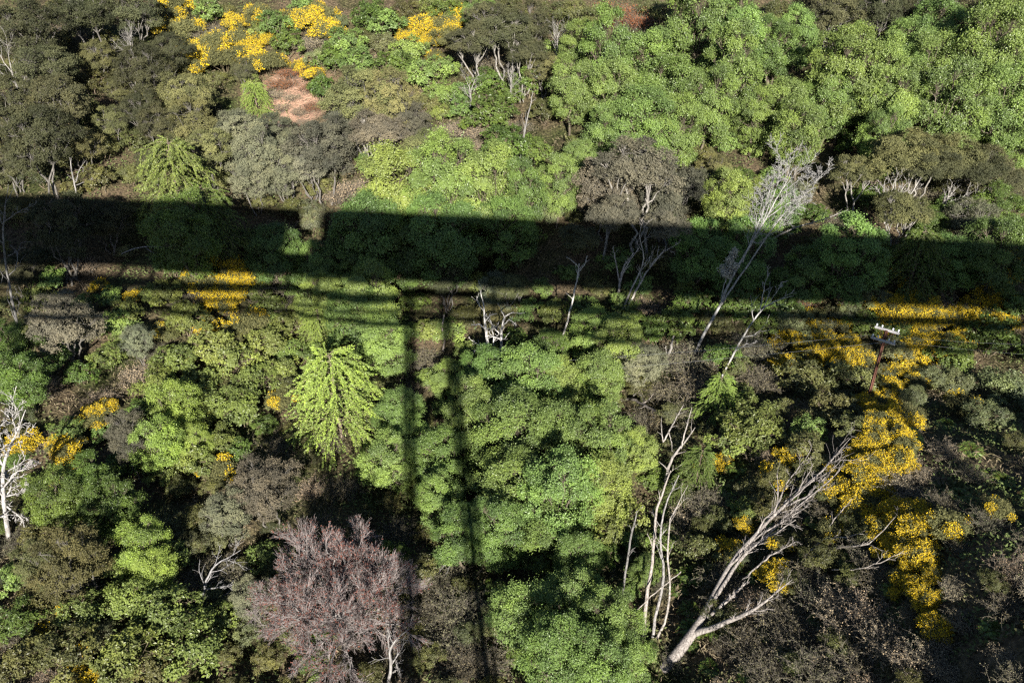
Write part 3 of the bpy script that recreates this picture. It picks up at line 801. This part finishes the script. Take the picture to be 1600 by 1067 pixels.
for _ in range(9000):
    x_, y_ = fr.uniform(-40, 1640), fr.uniform(10, 1100)
    d_ = np.hypot(LA[:, 0]-x_, LA[:, 1]-y_)/LA[:, 2]
    if d_.min() < 0.40 or math.hypot(x_-455, (y_-160)*.9) < 56: continue
    if any((x_-a)**2+(y_-b)**2 < 42**2 for a, b in taken): continue
    taken.append((x_, y_))
    near = np.argsort(d_*LA[:, 2])[:4]
    kk = LISTED[int(fr.choice(near))][3]
    opts = FILL[kk]
    if 380 < x_ < 730 and y_ < 260: opts = (('leafy', 'G1'), ('brush', 'TN'), ('shrub', 'GG'), ('leafy', 'OY'))
    if 420 < y_ < 570 and x_ < 1200: opts = (('leafy', 'G1'), ('leafy', 'G3'), ('leafy', 'OY'), ('shrub', 'OL'))
    if 1050 < x_ < 1450 and 560 < y_ < 900: opts = (('shrub', 'OL'), ('leafy', 'OL'), ('fern', 'G3'), ('shrub', 'GG'), ('brush', 'TN'), ('leafy', 'OY'))
    if x_ > 1220 and y_ > 880: opts = (('brush', 'TN'), ('brush', 'BR'), ('fern', 'G3'), ('shrub', 'OL'))
    fk, fp = opts[int(fr.integers(len(opts)))]
    put(fk, x_, y_, float(fr.uniform(38, 64)), fp)
# ------------------------------------------------------------------ individual trees traced from the photograph
def hpoint(px, py, B, lean):
    """point on a plane through the tree's foot that faces the camera and leans away from it"""
    hd = np.array([B[0], B[1], 0.0]); hd /= np.linalg.norm(hd)
    n = norm((hd*math.cos(lean) - np.array([0, 0, 1.0])*math.sin(lean))[None])[0]
    d = ray(px, py)
    return CAM + d*(((B-CAM) @ n)/(d @ n))
def resample(P, R, K_):
    seg = np.r_[0, np.cumsum(np.linalg.norm(np.diff(P, axis=0), axis=1))]
    t = np.linspace(0, seg[-1], K_)
    Q = np.stack([np.interp(t, seg, P[:, i]) for i in range(3)], 1)
    Q[1:-1] = (Q[:-2]+2*Q[1:-1]+Q[2:])/4
    return Q, np.interp(t, seg, R)
def traced(name, label, cat, lines, bark, lean=0.0, drape=None, levels=((5, .3, 1, .6, .3, 5), (4, .2, 1, .6, .5, 4)), up=0.2,
           wig=0.18, minr=0.012, seed=1, crowns=(), foot=None, jit=0.04, twigname='branches', thick=0.56, lichen=0):
    r = np.random.default_rng(seed)
    f = foot or lines[0][0][:2]
    B, _ = ground_hit(*f)
    o = bpy.data.objects.new(name, None); COL.objects.link(o); o.location = B
    o['label'] = label; o['category'] = cat
    tr, tw = [], []
    for k, ln in enumerate(lines):
        if drape:
            n_ = len(ln)
            pts = []
            for i, q in enumerate(ln):
                e = np.hypot(q[0]-lines[0][0][0], q[1]-lines[0][0][1])/drape[1]
                pts.append(ground_hit(q[0], q[1], 0.15+drape[0]*min(1, e))[0])
            P = np.array(pts)
        else:
            P = np.array([hpoint(q[0], q[1], B, lean) for q in ln])
            if k:
                d = norm(P-CAM); P = P + d*(np.linspace(0, 1, len(P))[:, None]*r.normal(0, jit)*20)
        R = np.array([q[2] for q in ln])*thick
        if k == 0: P[0, 2] -= 0.4
        Q, RR = resample(P, R, 14)
        Q[1:-1] += r.normal(0, 0.02, Q[1:-1].shape)
        Q = Q-B
        tr.append(tubes(Q[None], RR[None], 8))
        PP, R2 = Q[None], RR[None]
        for lv in levels:
            PP, R2 = grow(PP, R2, r, *lv, up=up, wig=wig, rr=0.6, minr=minr)
            tw.append(tubes(PP, R2, 4))
    V, F = join(tr); c = bpy.data.objects.new('trunk', mesh_np('trunk', V, F, M_BARK, None, True)); COL.objects.link(c); c.parent = o; c.color = (*[v*.56 for v in bark], 1)
    if tw:
        V, F = join(tw); c = bpy.data.objects.new(twigname, mesh_np(twigname, V, F, M_BARK, None, True)); COL.objects.link(c); c.parent = o; c.color = (*[v*.56 for v in bark], 1)
    if lichen:
        q = PP[:, -2:].reshape(-1, 3); q = np.repeat(q, lichen, 0); q = q + r.normal(0, .07, q.shape)
        V, F = leaves(q, norm(r.normal(size=q.shape)+np.array([0, -.3, .5])), np.full(len(q), .10), 1.3, r)
        c = bpy.data.objects.new('lichen', mesh_np('lichen', V, F, M_FINE, r.uniform(0, 1, len(q)))); COL.objects.link(c); c.parent = o; c.color = (.36, .37, .34, 1)
    for (px, py, wpx, pal, kind) in crowns:
        p = hpoint(px, py, B, lean)
        D = (p-CAM) @ np.array([0, CP, -SP])
        meshes, W, zc = PROTO[kind][int(r.integers(len(PROTO[kind])))]
        s = wpx*D/FPX/W
        c = bpy.data.objects.new('crown', meshes[1]); COL.objects.link(c); c.parent = o
        c.location = p-B-np.array([0, 0, zc*s]); c.scale = (s, s, s); c.rotation_euler = (0, 0, 0)
        c.color = (*PAL[pal][0], 1)
    return o
WHITE, GREY, PINK = (0.44, 0.42, 0.40), (0.30, 0.29, 0.275), (0.34, 0.29, 0.25)

traced('dead_tree', 'bleached white dead tree with many short bare branches at left edge', 'dead tree',
    [[(12, 845, .26), (8, 800, .22), (3, 755, .2), (6, 720, .16), (20, 690, .1), (40, 640, .03)],
     [(4, 760, .1), (30, 735, .07), (58, 720, .03)], [(6, 730, .1), (-12, 690, .06), (0, 650, .03)],
     [(10, 790, .1), (35, 810, .06), (48, 850, .03)], [(8, 775, .1), (30, 770, .06), (55, 755, .03)], [(10, 715, .08), (25, 680, .05), (18, 640, .02)]],
    (.66, .63, .60), levels=((11, .15, .95, .9, .26, 6), (6, .2, 1, .7, .55, 4), (4, .3, 1, .6, .5, 3)), up=0.0, wig=.25, minr=.02, seed=11)
traced('dead_tree', 'tall twisted grey snag rising into the shadow at the left edge', 'dead tree',
    [[(42, 560, .2), (31, 530, .17), (25, 493, .16), (17, 462, .15), (10, 426, .13), (6, 381, .11), (2, 347, .1), (8, 330, .07), (13, 292, .03)],
     [(3, 350, .08), (25, 333, .06), (56, 319, .02)], [(4, 350, .06), (-6, 325, .04), (0, 312, .02)], [(12, 400, .05), (25, 395, .03), (36, 385, .015)],
     [(17, 462, .06), (30, 470, .04), (28, 490, .02)]],
    GREY, levels=((6, .25, 1, .7, .22, 5), (4, .2, 1, .7, .5, 4)), seed=12, minr=.02, wig=.25)
traced('dead_tree', 'forked white snag with bare antler-like limbs at the picture centre', 'dead tree',
    [[(765, 578, .2), (763, 545, .17), (760, 520, .14), (757, 507, .12), (756, 478, .07), (750, 452, .03)],
     [(778, 578, .16), (783, 545, .14), (784, 513, .12), (788, 493, .08), (803, 487, .03)],
     [(760, 515, .09), (748, 506, .07), (736, 508, .04)], [(764, 550, .08), (748, 545, .06), (733, 552, .04), (725, 558, .02)],
     [(763, 535, .08), (750, 540, .05), (735, 530, .03)], [(784, 525, .08), (772, 512, .06), (762, 495, .03)], [(770, 560, .09), (772, 530, .07), (768, 508, .03)],
     [(784, 510, .07), (795, 500, .04), (806, 505, .02)]],
    (.85, .82, .78), levels=((4, .35, 1, .7, .3, 5), (3, .3, 1, .6, .5, 4)), seed=13, minr=.02, wig=.25, thick=.75)
traced('evergreen_tree', 'slender pale leaning trunk carrying a small dark crown in the shadow', 'tree',
    [[(868, 562, .17), (876, 535, .15), (885, 510, .14), (895, 470, .12), (903, 430, .1), (905, 412, .08)],
     [(904, 425, .06), (913, 415, .04), (918, 400, .03)], [(904, 418, .06), (895, 408, .04), (885, 402, .03)]],
    (.85, .8, .74), levels=((5, .6, 1, .5, .2, 4),), seed=14, crowns=[(903, 378, 70, 'DK', 'umbrella')])
traced('evergreen_tree', 'twin pale leaning trunks forking under a dark shaded crown', 'tree',
    [[(975, 492, .18), (990, 460, .15), (1003, 438, .13), (1018, 412, .1), (1040, 388, .05)],
     [(970, 490, .16), (985, 455, .13), (1000, 425, .1), (1008, 400, .08), (997, 370, .05), (1005, 345, .03)],
     [(1010, 425, .08), (1035, 395, .05), (1060, 380, .03)]],
    (.8, .73, .66), levels=((6, .4, 1, .6, .22, 4), (4, .3, 1, .6, .5, 3)), seed=15, crowns=[(1040, 360, 80, 'KB', 'umbrella')], minr=.015)
traced('evergreen_tree', 'short stout pale trunks splitting low under the broad brown-grey crown', 'tree',
    [[(965, 462, .2), (970, 435, .18), (975, 415, .13), (990, 395, .08)], [(968, 440, .12), (962, 410, .09), (958, 385, .05)],
     [(972, 430, .12), (985, 405, .08), (1000, 385, .05)]],
    (.8, .72, .66), levels=((5, .5, 1, .5, .25, 4),), seed=16, crowns=[(960, 345, 95, 'KB', 'umbrella')])
traced('lichened_tree', 'silver lichened tree leaning right with a dense crown of grey twigs', 'tree',
    [[(1083, 552, .22), (1100, 520, .2), (1125, 480, .18), (1140, 440, .16), (1165, 395, .13), (1192, 345, .11), (1222, 300, .07), (1240, 262, .03)],
     [(1128, 475, .14), (1150, 440, .12), (1185, 390, .1), (1215, 345, .08), (1245, 310, .05), (1275, 292, .02)],
     [(1160, 410, .1), (1180, 360, .08), (1200, 310, .06), (1208, 270, .03)], [(1200, 340, .07), (1230, 318, .05), (1262, 305, .03)],
     [(1192, 345, .07), (1215, 290, .05), (1218, 258, .02)], [(1222, 300, .05), (1250, 280, .04), (1270, 270, .02)],
     [(1125, 480, .08), (1132, 440, .06), (1145, 405, .03)]],
    (.54, .53, .51), levels=((9, .55, 1, .6, .26, 5), (8, .2, 1, .7, .5, 4), (6, .2, 1, .7, .55, 3)), seed=17, minr=.014, wig=.25, twigname='twigs', lichen=4)
traced('fallen_branch', 'pale grey fallen limb slanting across the dark gap by the silver tree', 'branch',
    [[(1200, 372, .14), (1240, 356, .13), (1285, 344, .1), (1325, 328, .04)], [(1282, 345, .06), (1292, 325, .03)], [(1260, 350, .05), (1285, 352, .03)]],
    (.5, .47, .43), levels=((3, .4, 1, .6, .3, 4),), seed=18, foot=(1195, 400))
traced('dead_tree', 'slim bare leaning tree with two forks below the silver lichened tree', 'dead tree',
    [[(1126, 588, .14), (1150, 545, .12), (1170, 510, .11), (1190, 482, .09), (1208, 470, .06), (1240, 462, .02)],
     [(1188, 485, .07), (1193, 455, .05), (1200, 425, .02)], [(1150, 548, .05), (1165, 538, .04), (1180, 536, .02)], [(1200, 474, .05), (1215, 455, .03), (1222, 440, .02)]],
    (.72, .69, .65), levels=((5, .4, 1, .6, .3, 4), (3, .3, 1, .6, .5, 3)), seed=19, minr=.015)
traced('dead_tree', 'splintered grey stump standing above the central thicket', 'dead tree',
    [[(1040, 575, .22), (1046, 550, .19), (1053, 525, .1)], [(1043, 560, .1), (1040, 540, .06)]], (.45, .42, .38), levels=(), seed=20)
traced('dead_tree', 'pale broken snag with upright prongs right of the central thicket', 'dead tree',
    [[(1036, 765, .2), (1043, 735, .17), (1052, 712, .15), (1066, 695, .1), (1086, 668, .04)], [(1036, 690, .1), (1050, 665, .08), (1068, 632, .03)],
     [(1064, 700, .1), (1073, 665, .07), (1081, 636, .03)], [(1036, 690, .07), (1034, 672, .05), (1033, 655, .02)], [(1045, 675, .06), (1049, 690, .04), (1050, 705, .02)]],
    (.52, .48, .44), levels=((3, .3, 1, .6, .25, 4),), seed=21)
traced('fallen_log', 'weathered fallen log lying beside the broken snag', 'log',
    [[(972, 616, .22), (990, 624, .2), (1012, 636, .17), (1024, 642, .13)], [(1008, 632, .1), (1002, 618, .07), (995, 610, .04)]], (.42, .37, .33), drape=(1.5, 60), levels=((3, .5, 1, .6, .3, 4),), seed=22)
PT = [('leftmost of the slim pale trunks, short and mottled grey', [(976, 950, .13), (973, 919, .12), (980, 879, .11), (986, 840, .1), (995, 798, .05)], GREY, 23),
      ('thick pale trunk, second from left among the slim pale trunks', [(1005, 1000, .2), (1008, 950, .18), (1014, 908, .16), (1021, 871, .14), (1022, 837, .13), (1025, 795, .12), (1037, 765, .1), (1048, 735, .04)], (.55, .49, .44), 24),
      ('bent pale trunk with a kink, third of the slim pale trunks', [(1019, 1000, .16), (1025, 961, .14), (1033, 919, .13), (1040, 896, .13), (1033, 865, .11), (1030, 832, .1), (1039, 792, .08), (1050, 764, .06), (1061, 742, .03)], WHITE, 25),
      ('thin curving pale trunk, rightmost of the slim pale trunks', [(1020, 1002, .13), (1042, 969, .11), (1047, 924, .1), (1045, 880, .09), (1042, 846, .08), (1047, 812, .07), (1059, 784, .05), (1075, 758, .02)], (.55, .50, .45), 26)]
for lab, ln, bk, sd in PT:
    o = traced('dead_tree', lab, 'dead tree', [ln], bk, lean=0.75, levels=((5, .45, 1, .5, .14, 5), (3, .3, 1, .6, .5, 4)), seed=sd, foot=(ln[0][0], ln[0][1]))
    o['group'] = 'slim pale trunks'
traced('fallen_stick', 'thin pale broken pole lying across the slim pale trunks', 'branch', [[(987, 955, .05), (1025, 924, .055), (1064, 893, .05)]], (.6, .54, .48), levels=(), seed=27, foot=(1010, 985))
traced('leaning_tree', 'long grey-brown leaning trunk with bare limbs sprawling up the right slope', 'tree',
    [[(1034, 1043, .50), (1062, 1020, .44), (1090, 978, .36), (1106, 955, .28), (1120, 920, .22), (1135, 885, .2), (1160, 855, .18), (1195, 820, .15), (1230, 785, .12), (1262, 758, .09), (1300, 720, .05), (1328, 685, .02)],
     [(1104, 960, .2), (1125, 920, .16), (1145, 890, .14), (1170, 860, .11), (1200, 838, .08), (1243, 812, .03)],
     [(1106, 965, .18), (1140, 935, .13), (1168, 908, .05)],
     [(1085, 990, .26), (1130, 974, .19), (1165, 958, .14), (1192, 944, .10), (1216, 922, .06), (1238, 905, .02)],
     [(1150, 868, .1), (1190, 845, .09), (1235, 800, .07), (1280, 765, .05), (1312, 735, .02)], [(1215, 800, .08), (1255, 765, .06), (1290, 730, .04), (1318, 700, .02)],
     [(1160, 905, .07), (1200, 870, .06), (1245, 845, .03)],
     [(1195, 820, .09), (1214, 792, .07), (1230, 752, .05), (1256, 722, .03), (1268, 700, .015)], [(1210, 805, .08), (1240, 770, .05), (1275, 740, .02)],
     [(1230, 790, .08), (1262, 775, .06), (1290, 745, .03)], [(1180, 840, .07), (1225, 815, .05), (1262, 790, .02)]],
    (.42, .38, .35), drape=(3.2, 420), levels=((10, .35, 1, .45, .2, 5), (6, .2, 1, .5, .5, 4)), up=.1, seed=28, minr=.012, jit=.01, thick=.68)
traced('fallen_branch', 'bare pale limb spreading right towards the yellow gorse belt', 'branch',
    [[(1248, 877, .13), (1288, 858, .11), (1318, 852, .09), (1345, 856, .07), (1372, 838, .05), (1402, 804, .02)], [(1258, 868, .1), (1285, 842, .08), (1330, 838, .05), (1352, 828, .02)],
     [(1300, 890, .06), (1350, 888, .05), (1385, 875, .04), (1412, 860, .02)], [(1290, 830, .06), (1312, 800, .05), (1330, 782, .02)]],
    (.48, .43, .38), drape=(1.3, 120), levels=((4, .3, 1, .5, .25, 5), (3, .2, 1, .5, .5, 4)), up=.05, seed=29, minr=.012)
traced('dead_tree', 'small pale branching snag below the bare reddish tree at bottom edge', 'dead tree',
    [[(604, 1075, .17), (611, 1040, .14), (609, 1015, .11), (615, 1000, .07), (640, 982, .02)], [(611, 1035, .08), (622, 1020, .06), (628, 1000, .02)], [(609, 1015, .07), (606, 1000, .04), (610, 985, .02)],
     [(614, 1050, .07), (625, 1043, .04)], [(628, 1068, .07), (626, 1050, .05), (618, 1035, .03)]], WHITE, levels=((5, .4, 1, .6, .35, 5), (4, .3, 1, .6, .5, 4)), seed=30, minr=.012)
traced('dead_tree', 'grey drooping dead branch tips left of the bottom thicket', 'dead tree',
    [[(728, 856, .1), (712, 868, .07), (698, 880, .05), (686, 892, .02)], [(708, 872, .05), (700, 890, .03), (694, 908, .02)]], GREY, levels=((4, .3, 1, .5, .3, 4),), seed=31, foot=(728, 905))
traced('dead_tree', 'thin tall pale trunk between the evergreens and the green grove', 'dead tree',
    [[(810, 252, .15), (818, 215, .13), (825, 180, .1), (833, 143, .04)], [(812, 235, .06), (820, 200, .04), (814, 180, .02)]], WHITE, levels=((5, .4, 1, .6, .15, 4),), seed=32)
traced('dead_tree', 'short pale trunk beside the dark strip left of the forked snag', 'dead tree',
    [[(691, 548, .16), (695, 530, .14), (690, 512, .12), (694, 492, .09)], [(692, 520, .06), (686, 505, .03)]], (.55, .48, .42), levels=(), seed=33)
traced('dead_tree', 'dark brown broken trunk leaning in the shadow edge', 'dead tree', [[(630, 460, .2), (640, 438, .18), (650, 422, .16), (662, 411, .08)]], (.16, .11, .08), levels=((2, .6, 1, .6, .2, 4),), seed=34)
traced('dead_tree', 'white forked trunks standing at the shadow edge on the left', 'dead tree',
    [[(119, 318, .14), (117, 290, .12), (113, 270, .1), (109, 246, .05)], [(118, 285, .08), (124, 265, .06), (133, 252, .03)], [(117, 290, .06), (140, 283, .04), (150, 272, .02)]], WHITE, levels=((4, .4, 1, .6, .25, 4),), seed=35)
traced('dead_tree', 'low pale bough reaching right inside the deep shadow on the left', 'dead tree',
    [[(188, 390, .08), (215, 386, .08), (255, 385, .06), (318, 396, .02)], [(228, 388, .05), (245, 398, .04), (280, 408, .02)]], (.5, .5, .52), levels=((5, .3, 1, .5, .25, 5),), seed=36, foot=(185, 420))
traced('dead_tree', 'grey crooked dead tree in the dark hollow left of the bare reddish tree', 'dead tree',
    [[(312, 950, .14), (318, 925, .12), (322, 906, .1), (336, 880, .07), (355, 873, .05), (376, 859, .02)], [(318, 920, .08), (340, 918, .06), (366, 912, .02)], [(318, 930, .07), (345, 932, .05), (362, 940, .02)]],
    (.45, .44, .44), levels=((7, .3, 1, .7, .35, 5), (5, .3, 1, .6, .5, 4)), seed=37, minr=.012)

for sd, lab, base, tips in ((38, 'fan of white stems under the flat dark crowns right of the silver tree', (1388, 345), [(1368, 292), (1382, 282), (1399, 276), (1418, 286), (1443, 272), (1405, 268)]),
                            (39, 'second fan of white stems further right under the flat dark crowns', (1458, 352), [(1478, 300), (1497, 292), (1512, 300), (1532, 303), (1488, 285)])):
    lines = []
    for k, (tx, ty) in enumerate(tips):
        mx_, my_ = base[0]*.55+tx*.45+(-6 if k % 2 else 6), base[1]*.5+ty*.5
        lines.append([(base[0]+2*k-5, base[1], .16), (mx_, my_, .11), (tx, ty, .04)])
    traced('evergreen_tree', lab, 'tree', lines, (.62, .59, .55), levels=((6, .4, 1, .6, .35, 5), (4, .3, 1, .6, .5, 4)), seed=sd, minr=.018, wig=.25, foot=(base[0], base[1]+6),
           crowns=[(base[0]+18, base[1]-92, 120, 'OL', 'umbrella'), (base[0]+70, base[1]-78, 90, 'DK', 'umbrella')])

# bare reddish tree in bud, the largest thing of the lower left
def bud_tree():
    r = np.random.default_rng(77)
    W = 268; px, py = 524, 912
    zc = 4.6
    p, D = ground_hit(px, py, zc)
    p[2] = float(height(p[0], p[1]))
    o = bpy.data.objects.new('bare_tree', None); COL.objects.link(o); o.location = p
    o['label'] = 'large bare tree with pale twigs and reddish-purple buds'; o['category'] = 'tree'
    Dp = (p-CAM) @ np.array([0, CP, -SP]) - zc*SP
    rad = W*Dp/FPX/2*1.24
    n = 34
    v = fib(n, r, -0.12)
    ends = np.array([0, 0, 3.0]) + v*np.array([rad*0.78, rad*0.78, 3.9])*r.uniform(.7, 1.0, n)[:, None]
    parts = []
    P0, R0 = connect(np.array([[0, 0, -.5]]), np.array([.34]), np.array([[0.1, 0, 1.6]]), r, 6, .05, .28)
    parts.append(tubes(P0, R0, 8))
    P, R = connect(np.tile(np.array([[0, 0, 1.4]]), (n, 1)), np.full(n, .10), ends, r, 9, .12, .02)
    parts.append(tubes(P, R, 5))
    P1, R1 = grow(P, R, r, 10, .35, 1, .6, .36, 6, up=.25, wig=.14, rr=.6, minr=.016); parts.append(tubes(P1, R1, 4))
    tw = []
    P2, R2 = grow(P1, R1, r, 9, .2, 1, .42, .7, 5, up=.15, wig=.08, rr=.6, minr=.012); tw.append(tubes(P2, R2, 3))
    P3, R3 = grow(P2, R2, r, 8, .15, 1, .4, .7, 4, up=.15, wig=.08, rr=.7, minr=.0075); tw.append(tubes(P3, R3, 3))
    for nm, pp, col_ in (('trunk', parts, (.25, .23, .22)), ('twigs', tw, (.29, .25, .24))):
        V, F = join(pp); c = bpy.data.objects.new(nm, mesh_np(nm, V, F, M_BARK, None, True)); COL.objects.link(c); c.parent = o; c.color = (*col_, 1)
    B, kk = P3.shape[:2]; m = 1
    f = r.uniform(.8, kk-1.001, (B, m)); i = f.astype(int); q4 = (f-i)[..., None]; bi = np.arange(B)[:, None]
    q = (P3[bi, i]*(1-q4)+P3[bi, i+1]*q4).reshape(-1, 3) + r.normal(0, .02, (B*m, 3))
    keep = r.uniform(size=len(q)) < np.clip(0.25+0.28*(q[:, 2]-2.5)/2.0 + 0.25*np.sin(q[:, 0]*1.1+1)*np.sin(q[:, 1]*0.9), .12, 1)
    q = q[keep]
    V, F = leaves(q, norm(r.normal(size=q.shape)+np.array([0, -.4, .6])), np.full(len(q), .095), 1.5, r)
    c = bpy.data.objects.new('buds', mesh_np('buds', V, F, M_FINE, r.uniform(0, 1, len(q)))); COL.objects.link(c); c.parent = o; c.color = (.11, .045, .036, 1)
bud_tree()

# ------------------------------------------------------------------ power pole and lines
def power_pole():
    foot, _ = ground_hit(1353, 634)
    top = hpoint(1385, 517, foot, 0.0)
    h = float(top[2]-foot[2])
    o = bpy.data.objects.new('power_pole', None); COL.objects.link(o); o.location = foot
    o['label'] = 'rust-red power pole with two pale crossarms among the gorse'; o['category'] = 'power pole'
    part('pole', [((-.06, 0, h/2-.2), (.045, .14, h+.4)), ((.06, 0, h/2-.2), (.045, .14, h+.4)), ((0, 0, h/2-.2), (.075, .03, h+.4))], M_RUST, o)
    ax = np.array([0.80, -0.60, 0]); pr = np.array([0.6, 0.8, 0]); A = np.stack([ax, pr, [0, 0, 1]])
    ends = []
    for z, off in ((h-.05, .22), (h-.62, -.22)):
        a = part('crossarm', [(np.array([0, 0, z])+pr*off, (1.5, .12, .12), A)], M_ARM, o)
        for k, t in enumerate((-.66, -.33, .33, .66)):
            b = np.array([0, 0, z+.08])+ax*t+pr*off
            Vt, Ft = tubes((b+np.array([[0, 0, 0], [0, 0, .05], [0, 0, .09], [0, 0, .15], [0, 0, .19]]))[None], np.array([[.025, .025, .06, .05, .01]]), 8)
            q = bpy.data.objects.new('insulator', mesh_np('insulator', Vt, Ft, M_GLASS, None, True)); COL.objects.link(q); q.parent = a
            ends.append(foot+b+np.array([0, 0, .12]))
        part('brace', [beam(np.array([0, 0, z-.5]), np.array([0, 0, z-.03])+ax*.5+pr*off, .04, .03), beam(np.array([0, 0, z-.5]), np.array([0, 0, z-.03])-ax*.5+pr*off, .04, .03)], M_RUST, o)
    return foot, ends
PF, ENDS = power_pole()
LW = [(4, -120, 560, 'upper'), (7, -120, 590, 'lower')]
for k, lx, ly, w_ in LW:
    a = ENDS[k]
    for dirn, tgt in (('left', hpoint(lx, ly, np.array([-62., 70., 0]), 0)), ('right', hpoint(1760, 540 if w_ == 'upper' else 560, np.array([52., 60., 0]), 0))):
        t = np.linspace(0, 1, 40)[:, None]
        P = a*(1-t)+tgt*t; P[:, 2] -= 4*(2.2 if dirn == 'left' else .3)*(t*(1-t))[:, 0]
        V, F = tubes(P[None], np.full((1, 40), .007), 4)
        o = bpy.data.objects.new('power_line', mesh_np('power_line', V, F, M_WIRE, None, True)); COL.objects.link(o)
        o['label'] = f'thin {w_} wire sagging {dirn} from the power pole'; o['category'] = 'wire'; o['group'] = 'power lines'

# ------------------------------------------------------------------ low ground cover: blades, litter and creeping leaves
def ground_cover():
    r = np.random.default_rng(9)
    n = 150000
    x = r.uniform(-1, 1, n); y = 22+100*r.uniform(0, 1, n)**1.3
    x = x*(22+0.62*y)
    z = height(x, y)
    f = np.sin(x*.31+1)*np.sin(y*.27)+.5*np.sin(x*.9+y*.7)+.3*r.normal(size=n)
    up = r.uniform(0, .35, n)
    C = np.stack([x, y, z+up], 1)
    ax = r.normal(size=(n, 3)); ax[:, 2] = np.abs(ax[:, 2])*.9
    V, F = leaves(C, norm(np.array([0, -.3, .9])+r.normal(0, .6, (n, 3))), np.where(f > 0, .22, .30), np.where(f > 0, 1.9, 5.0), r, ax)
    o = bpy.data.objects.new('ground_cover', mesh_np('ground_cover', V, F, M_COVER, np.clip(.5+.35*f, 0, 1))); COL.objects.link(o)
    o['kind'] = 'stuff'; o['label'] = 'low tangle of dead grass, litter and creeping leaves on the floor'
m, nt, N, K, b = nodes_of('undergrowth_cover')
at = N.new('ShaderNodeAttribute'); at.attribute_name = 'tint'
rp = N.new('ShaderNodeValToRGB'); K.new(at.outputs['Fac'], rp.inputs[0])
e = rp.color_ramp.elements; e[0].position = .25; e[0].color = (.18, .145, .095, 1); e[1].position = .65; e[1].color = (.095, .125, .042, 1)
q = e.new(.45); q.color = (.12, .105, .055, 1)
K.new(rp.outputs[0], b.inputs['Base Color']); b.inputs['Roughness'].default_value = .8; b.inputs['Specular IOR Level'].default_value = .15
M_COVER = m
ground_cover()

finish_labels()
